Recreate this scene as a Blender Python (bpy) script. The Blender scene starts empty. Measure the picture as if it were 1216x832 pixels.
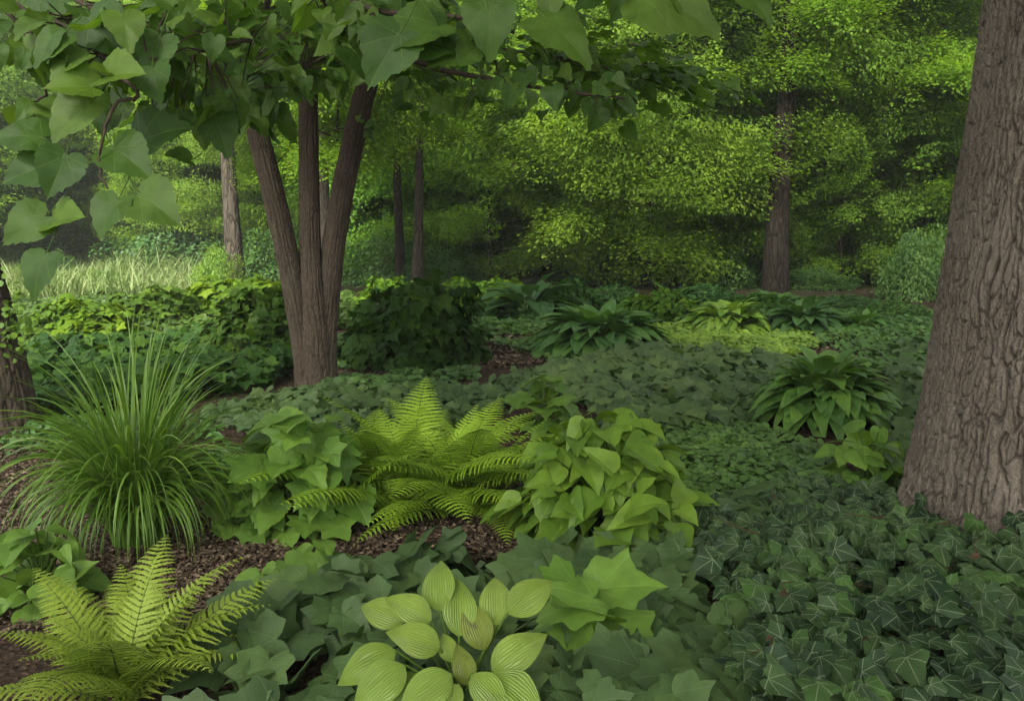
import bpy, math, random
import numpy as np
R = math.radians
scene = bpy.context.scene
COL = scene.collection
rng = np.random.default_rng(7)
random.seed(7)

# ------------------------------------------------------------------ camera, sky, sun, exposure
CAM_H, F_PX, HORIZON = 1.45, 1053.0, 270.0          # photo is 1216 x 832
PITCH = math.atan((416 - HORIZON) / F_PX)
cam_d = bpy.data.cameras.new('camera')
cam = bpy.data.objects.new('camera', cam_d); COL.objects.link(cam)
cam.location = (0, 0, CAM_H)
cam.rotation_euler = (math.pi / 2 - PITCH, 0, 0)
cam_d.sensor_width = 36.0
cam_d.lens = 36.0 * F_PX / 1216.0
cam_d.clip_start, cam_d.clip_end = 0.05, 2000
scene.camera = cam

SUN_EL, SUN_AZ = 42.0, -160.0        # azimuth measured from +Y (into the picture) towards +X
world = bpy.data.worlds.new('World'); scene.world = world
world.use_nodes = True
wn = world.node_tree
bg = wn.nodes['Background']
sky = wn.nodes.new('ShaderNodeTexSky'); sky.sky_type = 'NISHITA'; sky.sun_disc = False
sky.sun_elevation = R(SUN_EL); sky.sun_rotation = R(SUN_AZ)
sky.air_density = 1.0; sky.dust_density = 4.0; sky.ozone_density = 1.0
hs = wn.nodes.new('ShaderNodeHueSaturation'); hs.inputs['Saturation'].default_value = 0.22
wn.links.new(sky.outputs[0], hs.inputs['Color'])
wn.links.new(hs.outputs[0], bg.inputs['Color'])
bg.inputs['Strength'].default_value = 0.15
sl = bpy.data.lights.new('sun', 'SUN'); sl.energy = 3.8; sl.angle = R(12); sl.color = (1.0, 0.95, 0.85)
sun = bpy.data.objects.new('sun', sl); COL.objects.link(sun)
sun.rotation_euler = (R(90 - SUN_EL), 0, R(180 - SUN_AZ))
sun.location = (0, 0, 30)
scene.view_settings.view_transform = 'Standard'
scene.view_settings.look = 'None'
scene.view_settings.exposure = 1.4
scene.view_settings.gamma = 1.0
scene.render.engine = 'CYCLES'
cy = scene.cycles
cy.max_bounces = 9; cy.diffuse_bounces = 6; cy.glossy_bounces = 2; cy.transmission_bounces = 6
cy.transparent_max_bounces = 4; cy.caustics_reflective = False; cy.caustics_refractive = False
cy.use_denoising = True; cy.denoiser = 'OPENIMAGEDENOISE'
cy.sample_clamp_indirect = 4.0
cy.use_adaptive_sampling = True; cy.adaptive_threshold = 0.02

# ------------------------------------------------------------------ maths helpers
FWD = np.array([0, math.cos(PITCH), -math.sin(PITCH)])
UPV = np.array([0, math.sin(PITCH), math.cos(PITCH)])
def ray(px, py):
    d = FWD + UPV * ((416 - py) / F_PX); d = d.copy(); d[0] = (px - 608) / F_PX
    return d
def P(px, py, z=0.0):                    # where the sight line of a photo pixel meets the level z
    d = ray(px, py); t = (z - CAM_H) / d[2]
    return np.array([0, 0, CAM_H]) + d * t
def Pd(px, py, depth):                   # where it is at a given distance along +Y
    d = ray(px, py); return np.array([0, 0, CAM_H]) + d * (depth / d[1])
def unit(v): return v / np.maximum(np.linalg.norm(v, axis=-1, keepdims=True), 1e-9)
def vnoise(p, seed=0):
    p = np.asarray(p, float); i = np.floor(p).astype(np.int64); f = p - i; f = f * f * (3 - 2 * f)
    out = 0
    for dx in (0, 1):
        for dy in (0, 1):
            for dz in (0, 1):
                h = (i[..., 0] + dx) * 374761393 + (i[..., 1] + dy) * 668265263 + (i[..., 2] + dz) * 2147483647 + seed * 974711
                h = (h ^ (h >> 13)) * 1274126177; h = (h ^ (h >> 16)) & 0xffff
                w = (f[..., 0] if dx else 1 - f[..., 0]) * (f[..., 1] if dy else 1 - f[..., 1]) * (f[..., 2] if dz else 1 - f[..., 2])
                out = out + w * (h / 65535.0)
    return out
def fbm(p, o=3, seed=0):
    s = 0; a = 0.5; p = np.asarray(p, float)
    for k in range(o): s = s + a * vnoise(p * 2 ** k, seed + k); a *= 0.5
    return s / (1 - 0.5 ** o)
def ground_z(x, y):
    x = np.asarray(x, float); y = np.asarray(y, float)
    p = np.stack([x * 0.9, y * 0.9, x * 0], -1)
    return (fbm(p, 3, 3) - 0.5) * 0.06 + 0.05 * np.maximum(y - 24, 0) * np.clip(1 - (y - 24) / 300, 0.2, 1)
def in_poly(pts, poly):
    x, y = pts[:, 0], pts[:, 1]; ins = np.zeros(len(pts), bool); n = len(poly); j = n - 1
    for i in range(n):
        xi, yi = poly[i]; xj, yj = poly[j]
        c = ((yi > y) != (yj > y)) & (x < (xj - xi) * (y - yi) / (yj - yi + 1e-12) + xi)
        ins ^= c; j = i
    return ins
def poly_area(poly):
    p = np.array(poly); return 0.5 * abs(np.dot(p[:, 0], np.roll(p[:, 1], 1)) - np.dot(p[:, 1], np.roll(p[:, 0], 1)))
def ground_poly(px): return [tuple(P(a, b)[:2]) for a, b in px]
def sample_poly(poly, n):
    p = np.array(poly); lo, hi = p.min(0), p.max(0); out = np.zeros((0, 2))
    while len(out) < n:
        q = rng.uniform(lo, hi, (n * 2, 2)); out = np.vstack([out, q[in_poly(q, poly)]])
    return out[:n]

# ------------------------------------------------------------------ leaf templates (base at the origin, tip at y = 1)
def subdiv_outline(half, teeth=0.0, sub=1, seed=0):
    pts = [np.array(p, float) for p in half]; out = []
    for a, b in zip(pts[:-1], pts[1:]):
        out.append(a)
        for k in range(sub):
            m = a + (b - a) * (k + 1) / (sub + 1)
            nrm = np.array([(b - a)[1], -(b - a)[0]]); nrm /= (np.linalg.norm(nrm) + 1e-9)
            out.append(m + nrm * teeth * (1 if k % 2 == 0 else -0.4))
    out.append(pts[-1]); return out
def outline_leaf(half, teeth=0.0, sub=1, fold=0.15, droop=0.25, wave=0.03, cen=0.35, seed=0, cup=0.0):
    r = np.random.default_rng(seed + 100)
    h = subdiv_outline(half, teeth, sub)
    right = h; left = [np.array([-p[0], p[1]]) for p in h[1:-1]][::-1]
    o = np.array(right + left); n = len(o)
    o = o * (1 + r.uniform(-0.04, 0.04, (n, 1)))
    c = np.array([0, cen])
    ring = c + (o - c) * 0.55
    xy = np.vstack([o, ring, c[None]])
    x, y = xy[:, 0], xy[:, 1]
    th = np.arctan2(x, y - cen); rr = np.hypot(x, y - cen)
    z = fold * np.abs(x) - droop * np.maximum(y, 0) ** 2 - cup * x * x + wave * np.sin(th * 5 + r.uniform(0, 6)) * (rr * 1.35) ** 2
    z += r.normal(0, 0.004, len(z))
    V = np.column_stack([x, y, z]); UV = np.column_stack([x + 0.5, y])
    F = []
    for i in range(n):
        j = (i + 1) % n
        F.append((i, j, n + j, n + i)); F.append((n + i, n + j, 2 * n))
    return dict(V=V, UV=UV, F=F)
def grid_leaf(width, rows=9, cols=6, fold=0.2, droop=0.3, wave=0.02, seed=0, power=0.8, base_w=0.0, tipcurl=0.0):
    r = np.random.default_rng(seed + 200); V = []; UV = []; F = []
    ph = r.uniform(0, 6)
    for i in range(rows + 1):
        t = i / rows
        w = width * (math.sin(math.pi * t ** power) ** 0.85) * 0.5 if 0 < t < 1 else 0.004
        if t < 0.5: w = max(w, base_w * width)
        for j in range(cols + 1):
            u = j / cols * 2 - 1
            x = u * w
            z = fold * abs(x) * (1 - 0.4 * abs(u)) - droop * t * t - tipcurl * t ** 4 + wave * math.sin(t * 14 + ph + (1.5 if u > 0 else 0)) * u * u
            V.append((x, t - 0.08 * droop * t * t, z)); UV.append((u * 0.5 + 0.5, t))
    for i in range(rows):
        for j in range(cols):
            a = i * (cols + 1) + j; F.append((a, a + 1, a + cols + 2, a + cols + 1))
    return dict(V=np.array(V), UV=np.array(UV), F=F)
def tiny_leaf(w=0.32, droop=0.1, fold=0.1):
    V = np.array([(0, 0, 0), (w, .45, fold), (0, 1, -droop), (-w, .45, fold)], float)
    return dict(V=V, UV=V[:, :2] + [.5, 0], F=[(0, 1, 2), (0, 2, 3)])
def star_leaf(droop=0.12):
    V = np.array([(0, 0, 0), (.42, .12, .05), (.24, .36, .03), (.46, .70, -.03), (.16, .66, 0), (0, 1.05, -droop),
                  (-.16, .66, 0), (-.46, .70, -.03), (-.24, .36, .03), (-.42, .12, .05)], float)
    return dict(V=V, UV=V[:, :2] + [.5, 0], F=[(0, 1, 2), (2, 3, 4), (4, 5, 6), (6, 7, 8), (8, 9, 0), (0, 2, 4, 6, 8)])
def round_leaf(seed=0):
    r = np.random.default_rng(seed); V = [(0, .1, 0)]; n = 7
    for k in range(n):
        a = -math.pi * 0.85 + k / (n - 1) * math.pi * 1.7
        V.append((math.sin(a) * .5 * r.uniform(.85, 1.1), .5 + math.cos(a) * .5, 0.06 * math.sin(a * 2) + r.normal(0, .03)))
    V = np.array(V); return dict(V=V, UV=V[:, :2] + [.5, 0], F=[(0, k + 2, k + 1) for k in range(n - 1)])
H_HEART = [(0, 0), (.08, -.10), (.22, -.15), (.38, -.08), (.48, .08), (.49, .26), (.43, .46), (.30, .66), (.15, .84), (0, 1.0)]
H_GRAPE = [(0, 0), (.07, -.12), (.22, -.19), (.39, -.13), (.50, .03), (.53, .22), (.50, .38), (.42, .53), (.28, .71), (.12, .89), (0, 1.02)]
H_OVATE = [(0, 0), (.10, -.05), (.26, -.03), (.38, .10), (.40, .28), (.34, .48), (.23, .68), (.10, .87), (0, 1.0)]
H_MAPLE = [(0, 0), (.10, -.12), (.30, -.20), (.40, -.10), (.62, .06), (.54, .20), (.50, .30), (.66, .58), (.46, .62), (.30, .66), (.18, .82), (0, 1.05)]
H_IVY = [(0, 0), (.08, -.12), (.26, -.18), (.40, -.04), (.56, .16), (.44, .28), (.32, .42), (.26, .58), (.14, .80), (0, 1.0)]
T_GRAPE = [outline_leaf(H_GRAPE, .020, 2, f, d, w, .3, s) for s, (f, d, w) in enumerate([(.25, .3, .03), (.1, .45, .05), (-.15, .25, .04), (.4, .2, .03), (.6, .35, .05)])]
T_HEART = [outline_leaf(H_HEART, .006, 1, f, d, w, .3, s) for s, (f, d, w) in enumerate([(.25, .3, .03), (.1, .45, .04), (-.1, .3, .04), (.4, .35, .03)])]
T_OVATE = [outline_leaf(H_OVATE, .012, 1, f, d, w, .35, s) for s, (f, d, w) in enumerate([(.3, .35, .03), (.15, .5, .04), (.5, .3, .03), (.0, .4, .05)])]
T_MAPLE = [outline_leaf(H_MAPLE, .010, 1, f, d, w, .35, s) for s, (f, d, w) in enumerate([(.12, .2, .03), (.05, .35, .04), (-.12, .25, .04), (.25, .25, .03)])]
T_MAPLE_LO = [outline_leaf(H_MAPLE, 0, 0, f, d, w, .35, s + 9) for s, (f, d, w) in enumerate([(.2, .3, .03), (.0, .4, .05), (-.2, .25, .04)])]
T_IVY = [outline_leaf(H_IVY, .0, 1, f, d, w, .3, s + 20) for s, (f, d, w) in enumerate([(-.12, .22, .03), (.15, .3, .04), (-.3, .2, .03), (.05, .35, .05), (-.1, .1, .05)])]
T_HOSTA = [grid_leaf(w, 9, 6, f, d, .02, s, .8, .0, c) for s, (w, f, d, c) in enumerate([(.62, .35, .4, .15), (.55, .5, .55, .2), (.68, .25, .65, .2), (.58, .4, .3, .1)])]
T_HOSTA_LO = [grid_leaf(w, 5, 4, f, d, .02, s, .8, .0, c) for s, (w, f, d, c) in enumerate([(.64, .4, .45, .15), (.56, .55, .6, .2), (.70, .3, .7, .2), (.6, .4, .35, .1)])]
T_TINY = [tiny_leaf(.30, .12, .1), tiny_leaf(.26, .2, -.06), tiny_leaf(.34, .05, .14)]
T_STAR = [star_leaf(.15), star_leaf(.3)]
T_ROUND = [round_leaf(1), round_leaf(2), round_leaf(3)]

# ------------------------------------------------------------------ mesh accumulator
class Geo:
    def __init__(s): s.v = []; s.uv = []; s.r = []; s.lv = []; s.lt = []; s.mi = []; s.n = 0
    def raw(s, V, UV, F, rnd, mat=0):
        V = np.asarray(V, float); s.v.append(V); s.uv.append(np.asarray(UV, float)); s.r.append(np.broadcast_to(np.asarray(rnd, float), (len(V),)))
        F = np.asarray(F); s.lv.append((F + s.n).ravel()); s.lt.append(np.full(len(F), F.shape[1])); s.mi.append(np.full(len(F), mat)); s.n += len(V)
    def leaves(s, T, pos, d, nrm, size, rnd=None, mat=0, wide=None):
        pos = np.asarray(pos, float); N = len(pos)
        if N == 0: return
        d = unit(np.broadcast_to(np.asarray(d, float), (N, 3))); nrm = np.broadcast_to(np.asarray(nrm, float), (N, 3))
        nrm = unit(nrm - d * (nrm * d).sum(-1, keepdims=True) + 1e-6); x = np.cross(d, nrm)
        size = np.broadcast_to(np.asarray(size, float), (N,)); rnd = rng.random(N) if rnd is None else np.broadcast_to(rnd, (N,))
        wd = rng.uniform(.85, 1.12, N) if wide is None else np.broadcast_to(wide, (N,))
        pick = rng.integers(0, len(T), N)
        for k, t in enumerate(T):
            m = np.where(pick == k)[0]
            if len(m) == 0: continue
            tv = t['V']; nv = len(tv)
            W = pos[m][:, None] + size[m][:, None, None] * (x[m][:, None] * (tv[None, :, :1] * wd[m][:, None, None]) + d[m][:, None] * tv[None, :, 1:2] + nrm[m][:, None] * tv[None, :, 2:3])
            s.v.append(W.reshape(-1, 3)); s.uv.append(np.tile(t['UV'], (len(m), 1))); s.r.append(np.repeat(rnd[m], nv))
            base = s.n + np.arange(len(m)) * nv
            by = {}
            for f in t['F']: by.setdefault(len(f), []).append(f)
            for L, fs in by.items():
                fa = np.array(fs); A = (base[:, None, None] + fa[None]).reshape(-1)
                s.lv.append(A); s.lt.append(np.full(len(m) * len(fs), L)); s.mi.append(np.full(len(m) * len(fs), mat))
            s.n += len(m) * nv
    def tube(s, pts, rad, sides=6, mat=0, rnd=0.5, cap=False):
        pts = np.asarray(pts, float); n = len(pts); rad = np.broadcast_to(np.asarray(rad, float), (n,))
        t = unit(np.gradient(pts, axis=0)); ref = np.array([0, 0, 1.0]) if abs(t[:, 2]).mean() < .8 else np.array([1.0, 0, 0])
        a = unit(np.cross(t, ref)); b = np.cross(t, a)
        th = np.arange(sides) / sides * 2 * math.pi
        V = pts[:, None] + rad[:, None, None] * (a[:, None] * np.cos(th)[None, :, None] + b[:, None] * np.sin(th)[None, :, None])
        ln = np.concatenate([[0], np.cumsum(np.linalg.norm(np.diff(pts, axis=0), axis=1))])
        UV = np.stack(np.broadcast_arrays(th[None] / 6.283, ln[:, None]), -1)
        i = np.arange(n - 1)[:, None] * sides; j = np.arange(sides)[None]; k = (j + 1) % sides
        F = np.stack(np.broadcast_arrays(i + j, i + k, i + sides + k, i + sides + j), -1).reshape(-1, 4)
        s.raw(V.reshape(-1, 3), UV.reshape(-1, 2), F, rnd, mat)
    def strips(s, C, Wd, width, rnd, mat=0):           # C (N,S,3) centre lines, Wd (N,S,3) across, width (N,S)
        N, S = C.shape[:2]
        V = np.stack([C - Wd * width[..., None] * .5, C + Wd * width[..., None] * .5], 2)   # N,S,2,3
        UV = np.zeros((N, S, 2, 2)); UV[:, :, 1, 0] = 1; UV[..., 1] = np.linspace(0, 1, S)[None, :, None]
        b = (np.arange(N) * S * 2)[:, None] + np.arange(S - 1)[None] * 2
        F = np.stack([b, b + 1, b + 3, b + 2], -1).reshape(-1, 4)
        s.raw(V.reshape(-1, 3), UV.reshape(-1, 2), F, np.repeat(rnd, S * 2), mat)
    def mesh(s, name, mats):
        me = bpy.data.meshes.new(name)
        V = np.concatenate(s.v); lv = np.concatenate(s.lv).astype(np.int32); lt = np.concatenate(s.lt).astype(np.int32)
        me.vertices.add(len(V)); me.vertices.foreach_set('co', V.astype(np.float32).ravel())
        me.loops.add(len(lv)); me.loops.foreach_set('vertex_index', lv)
        me.polygons.add(len(lt)); me.polygons.foreach_set('loop_start', np.concatenate([[0], np.cumsum(lt)[:-1]]).astype(np.int32))
        me.polygons.foreach_set('material_index', np.concatenate(s.mi).astype(np.int32))
        me.polygons.foreach_set('use_smooth', np.ones(len(lt), bool))
        me.update(calc_edges=True)
        uv = me.uv_layers.new(name='UVMap'); uv.data.foreach_set('uv', np.concatenate(s.uv)[lv].astype(np.float32).ravel())
        at = me.attributes.new('rnd', 'FLOAT', 'POINT'); at.data.foreach_set('value', np.concatenate(s.r).astype(np.float32))
        for m in (mats if isinstance(mats, (list, tuple)) else [mats]): me.materials.append(m)
        return me
    def build(s, name, mats, parent=None, loc=None):
        o = bpy.data.objects.new(name, s.mesh(name, mats)); COL.objects.link(o)
        if parent is not None: o.parent = parent
        if loc is not None: o.location = loc
        return o
def tag(o, label=None, cat=None, group=None, kind=None):
    if label: o['label'] = label
    if cat: o['category'] = cat
    if group: o['group'] = group
    if kind: o['kind'] = kind
    return o
def empty(name, loc, rz=0.0, sc=1.0):
    o = bpy.data.objects.new(name, None); COL.objects.link(o); o.empty_display_size = .2
    o.location = [float(a) for a in loc]; o.rotation_euler = (0, 0, rz); o.scale = (sc, sc, sc); return o
def inst(name, me, parent=None, loc=(0, 0, 0), rot=(0, 0, 0), sc=(1, 1, 1), color=None):
    o = bpy.data.objects.new(name, me); COL.objects.link(o)
    if parent is not None: o.parent = parent
    o.location = [float(a) for a in loc]; o.rotation_euler = rot; o.scale = sc
    if color: o.color = (*color, 1)
    return o

# ------------------------------------------------------------------ materials
def mk(name):
    m = bpy.data.materials.new(name); m.use_nodes = True; nt = m.node_tree; nt.nodes.clear(); return m, nt
class NB:
    def __init__(s, nt): s.nt = nt
    def n(s, t, **kw):
        nd = s.nt.nodes.new(t)
        for k, v in kw.items(): setattr(nd, k, v)
        return nd
    def set(s, sock, v):
        if isinstance(v, bpy.types.NodeSocket): s.nt.links.new(v, sock)
        else: sock.default_value = v
    def m(s, op, a, b=0.0, c=None):
        nd = s.n('ShaderNodeMath', operation=op); s.set(nd.inputs[0], a); s.set(nd.inputs[1], b)
        if c is not None: s.set(nd.inputs[2], c)
        return nd.outputs[0]
    def rng(s, v, a, b, c=0.0, d=1.0):
        nd = s.n('ShaderNodeMapRange'); s.set(nd.inputs[0], v)
        for k, q in zip((1, 2, 3, 4), (a, b, c, d)): nd.inputs[k].default_value = q
        return nd.outputs[0]
    def mix(s, f, a, b, mode='MIX'):
        nd = s.n('ShaderNodeMix', data_type='RGBA', blend_type=mode); s.set(nd.inputs[0], f)
        for i, v in ((6, a), (7, b)): s.set(nd.inputs[i], (*v, 1) if isinstance(v, tuple) and len(v) == 3 else v)
        return nd.outputs[2]
    def ramp(s, f, stops):
        nd = s.n('ShaderNodeValToRGB'); s.set(nd.inputs[0], f); e = nd.color_ramp.elements
        while len(e) < len(stops): e.new(.5)
        for k, (p, c) in zip(e, stops): k.position = p; k.color = (*c, 1)
        return nd.outputs[0]
    def noise(s, vec, scale, detail=3, rough=.5):
        nd = s.n('ShaderNodeTexNoise'); s.set(nd.inputs['Vector'], vec); nd.inputs['Scale'].default_value = scale
        nd.inputs['Detail'].default_value = detail; nd.inputs['Roughness'].default_value = rough; return nd.outputs[0]
def leaf_mat(name, cols, vein=None, vein_col=None, vein_amt=.5, rough=.45, trans=.32, tcol=(1.5, 1.45, .5), objcol=False, spec=.35, blot=.25, angles=(0, 42, 88), bump=.25, spots=None, warm=1.09):
    cols = [(min(.5, k[0] * warm), k[1], k[2]) for k in cols]
    if vein_col: vein_col = (vein_col[0] * warm, vein_col[1], vein_col[2])
    m, nt = mk(name); b = NB(nt)
    out = b.n('ShaderNodeOutputMaterial'); pr = b.n('ShaderNodeBsdfPrincipled'); tr = b.n('ShaderNodeBsdfTranslucent'); mx = b.n('ShaderNodeMixShader')
    at = b.n('ShaderNodeAttribute', attribute_name='rnd')
    geo = b.n('ShaderNodeNewGeometry')
    c = b.ramp(at.outputs['Fac'], [(i / (len(cols) - 1), k) for i, k in enumerate(cols)])
    nz = b.noise(geo.outputs['Position'], 14.0, 3)
    c = b.mix(1.0, c, b.ramp(nz, [(.25, (1 - blot,) * 3), (.75, (1 + blot * .6, 1 + blot * .6, 1 + blot * .3))]), 'MULTIPLY')
    if objcol:
        oi = b.n('ShaderNodeObjectInfo'); c = b.mix(1.0, c, oi.outputs['Color'], 'MULTIPLY')
    hgt = None
    if vein:
        uv = b.n('ShaderNodeUVMap'); sx = b.n('ShaderNodeSeparateXYZ'); nt.links.new(uv.outputs[0], sx.inputs[0])
        ax = b.m('ABSOLUTE', b.m('SUBTRACT', sx.outputs[0], .5)); y = sx.outputs[1]
        if vein == 'pinnate':
            mid = b.rng(ax, .006, .02, 1, 0)
            fr = b.m('ABSOLUTE', b.m('SUBTRACT', b.m('FRACT', b.m('MULTIPLY', b.m('SUBTRACT', y, b.m('MULTIPLY', ax, .85)), 7.5)), .5))
            vf = b.m('MAXIMUM', mid, b.rng(fr, .43, .49, 0, .65))
            hgt = vf
        elif vein == 'radial':
            vf = None
            for a in angles:
                ca, sa = math.cos(R(a)), math.sin(R(a))
                dd = b.m('ABSOLUTE', b.m('SUBTRACT', b.m('MULTIPLY', ax, ca), b.m('MULTIPLY', y, sa)))
                al = b.m('ADD', b.m('MULTIPLY', ax, sa), b.m('MULTIPLY', y, ca))
                v1 = b.m('MULTIPLY', b.rng(dd, .004, .018, 1, 0), b.rng(al, -.02, .03, 0, 1))
                fr = b.m('ABSOLUTE', b.m('SUBTRACT', b.m('FRACT', b.m('MULTIPLY', b.m('SUBTRACT', al, dd), 9.0)), .5))
                v2 = b.m('MULTIPLY', b.m('MULTIPLY', b.rng(fr, .42, .49, 0, .45), b.rng(dd, .0, .16, 1, 0)), b.rng(al, .05, .1, 0, 1))
                v1 = b.m('MAXIMUM', v1, v2)
                vf = v1 if vf is None else b.m('MAXIMUM', vf, v1)
            hgt = vf
        else:   # parallel
            fr = b.m('ABSOLUTE', b.m('SUBTRACT', b.m('FRACT', b.m('ADD', b.m('MULTIPLY', sx.outputs[0], 13.0), b.m('MULTIPLY', b.noise(uv.outputs[0], 3.5, 2), 1.6))), .5))
            hgt = b.m('MULTIPLY', fr, 2.0); vf = b.m('MULTIPLY', b.rng(fr, .0, .5, 0, 1), .9)
        c = b.mix(b.m('MULTIPLY', vf, vein_amt), c, vein_col)
    if spots:
        sn = b.noise(geo.outputs['Position'], spots[1], 4, .65)
        c = b.mix(b.rng(sn, spots[2], spots[2] + .1, 0, .8), c, spots[0])
    nt.links.new(c, pr.inputs['Base Color']); pr.inputs['Roughness'].default_value = rough
    pr.inputs['Specular IOR Level'].default_value = spec
    if hgt is not None:
        bp = b.n('ShaderNodeBump'); bp.inputs['Strength'].default_value = bump; bp.inputs['Distance'].default_value = .004
        nt.links.new(b.m('MULTIPLY', hgt, -1.0 if vein != 'parallel' else 1.0), bp.inputs['Height']); nt.links.new(bp.outputs[0], pr.inputs['Normal'])
    tc = b.mix(1.0, c, tcol, 'MULTIPLY'); nt.links.new(tc, tr.inputs['Color'])
    mx.inputs[0].default_value = trans
    nt.links.new(pr.outputs[0], mx.inputs[1]); nt.links.new(tr.outputs[0], mx.inputs[2]); nt.links.new(mx.outputs[0], out.inputs[0])
    return m
def bark_mat(name, c_dark, c_mid, c_light, scale=9.0, stretch=.22, bump=.6, dist=.02, furrow=.6, vmix=.25):
    m, nt = mk(name); b = NB(nt)
    out = b.n('ShaderNodeOutputMaterial'); pr = b.n('ShaderNodeBsdfPrincipled')
    tc = b.n('ShaderNodeTexCoord'); mp = b.n('ShaderNodeMapping'); nt.links.new(tc.outputs['Object'], mp.inputs[0]); mp.inputs['Scale'].default_value = (1, 1, stretch)
    wz = b.n('ShaderNodeTexNoise'); nt.links.new(mp.outputs[0], wz.inputs['Vector']); wz.inputs['Scale'].default_value = scale * .5
    wv = b.mix(.18, mp.outputs[0], wz.outputs['Color'], 'LINEAR_LIGHT')
    vo = b.n('ShaderNodeTexVoronoi', feature='DISTANCE_TO_EDGE'); nt.links.new(wv, vo.inputs['Vector']); vo.inputs['Scale'].default_value = scale
    n1 = b.noise(mp.outputs[0], scale * 4, 5, .65); n2 = b.noise(tc.outputs['Object'], 2.2, 3); n3 = b.noise(tc.outputs['Object'], 70, 3, .7)
    crack = b.rng(vo.outputs['Distance'], .02, .22, 0, 1)
    c = b.ramp(n1, [(.3, c_dark), (.5, c_mid), (.72, c_light)])
    c = b.mix(b.rng(n2, .4, .65), c, b.mix(.5, c, c_light)); 
    c = b.mix(b.m('MULTIPLY', b.rng(n3, .58, .72), .35), c, c_light)
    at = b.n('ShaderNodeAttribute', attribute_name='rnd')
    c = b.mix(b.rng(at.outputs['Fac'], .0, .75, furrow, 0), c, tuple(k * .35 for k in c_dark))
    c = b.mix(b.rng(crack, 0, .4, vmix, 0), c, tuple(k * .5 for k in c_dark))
    nt.links.new(c, pr.inputs['Base Color']); pr.inputs['Roughness'].default_value = .9; pr.inputs['Specular IOR Level'].default_value = .15
    h = b.m('ADD', b.m('MULTIPLY', crack, vmix), b.m('ADD', b.m('MULTIPLY', n1, .5), b.m('MULTIPLY', n3, .25)))
    bp = b.n('ShaderNodeBump'); bp.inputs['Strength'].default_value = bump; bp.inputs['Distance'].default_value = dist
    nt.links.new(h, bp.inputs['Height']); nt.links.new(bp.outputs[0], pr.inputs['Normal']); nt.links.new(pr.outputs[0], out.inputs[0])
    return m
def plain_mat(name, cols, rough=.8, trans=0.0):
    return leaf_mat(name, cols, None, rough=rough, trans=trans, tcol=(1, 1, 1), spec=.15, warm=1.0)

M = {}
M['bark_oak'] = bark_mat('bark_oak', (.09, .071, .053), (.155, .128, .099), (.25, .212, .168), 34, .55, 1.0, .010)
M['bark_multi'] = bark_mat('bark_multi', (.042, .032, .022), (.070, .054, .038), (.105, .083, .060), 28, .3, .7, .010)
M['bark_dark'] = bark_mat('bark_dark', (.014, .011, .007), (.026, .02, .014), (.045, .036, .026), 9, .2, .9, .03, 0, .8)
M['bark_pale'] = bark_mat('bark_pale', (.035, .028, .02), (.062, .051, .038), (.095, .08, .06), 9, .2, .9, .03, 0, .8)
M['twig'] = plain_mat('twig', [(.035, .027, .018), (.06, .046, .032), (.09, .07, .05)])
M['crown'] = leaf_mat('crown_leaf', [(.055, .105, .014), (.08, .145, .017), (.115, .185, .022)], rough=.55, trans=.48, tcol=(1.5, 1.5, .55), objcol=True, spec=.2)
M['shrub'] = leaf_mat('shrub_leaf', [(.030, .070, .020), (.045, .095, .024), (.075, .13, .03)], rough=.5, trans=.3, objcol=True, spec=.3)
M['grape'] = leaf_mat('overhang_leaf', [(.046, .115, .019), (.072, .158, .024), (.11, .205, .03)], 'radial', (.13, .23, .045), .4, rough=.5, trans=.45, tcol=(1.4, 1.45, .5), angles=(0, 38, 80))
M['grape_young'] = leaf_mat('young_overhang_leaf', [(.085, .18, .014), (.11, .21, .02)], 'radial', (.15, .25, .04), .5, rough=.5, trans=.4)
M['mound'] = leaf_mat('mound_leaf', [(.024, .065, .012), (.04, .10, .015), (.075, .15, .018)], 'radial', (.09, .17, .04), .3, rough=.55, trans=.3, objcol=True, spec=.12)
M['teal'] = leaf_mat('teal_leaf', spots=((.07, .06, .025), 20, .67), cols=[(.040, .082, .026), (.055, .108, .032), (.080, .142, .040)], vein='radial', vein_col=(.095, .17, .06), vein_amt=.35, rough=.55, trans=.22, tcol=(1.2, 1.4, .6), spec=.3)
M['teal_light'] = leaf_mat('grey_green_leaf', [(.052, .10, .034), (.072, .135, .042), (.105, .175, .052)], 'radial', (.12, .20, .08), .35, rough=.55, trans=.25, tcol=(1.2, 1.4, .6), spec=.3)
M['ivy'] = leaf_mat('ivy_leaf', [(.013, .034, .014), (.022, .052, .019), (.038, .078, .025), (.05, .12, .024)], 'radial', (.15, .205, .11), .9, rough=.55, trans=.12, spec=.2, blot=.4, angles=(0, 45, 92))
M['small'] = leaf_mat('small_cover_leaf', [(.05, .11, .03), (.07, .15, .04), (.10, .20, .045)], None, rough=.5, trans=.25, objcol=True)
M['lobed'] = leaf_mat('light_lobed_leaf', spots=((.11, .09, .03), 24, .66), cols=[(.085, .19, .027), (.115, .23, .033), (.14, .265, .04)], vein='radial', vein_col=(.18, .31, .08), vein_amt=.4, rough=.5, trans=.3, spec=.3)
M['ovate'] = leaf_mat('light_ovate_leaf', spots=((.12, .10, .03), 24, .67), cols=[(.085, .18, .018), (.115, .225, .022), (.15, .27, .03)], vein='pinnate', vein_col=(.18, .31, .06), vein_amt=.45, rough=.48, trans=.3, spec=.3)
M['hosta'] = leaf_mat('hosta_leaf', [(.03, .085, .022), (.05, .125, .03), (.075, .16, .035)], 'parallel', (.10, .19, .06), .35, rough=.45, trans=.22, objcol=True, spec=.35, bump=.4)
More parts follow.
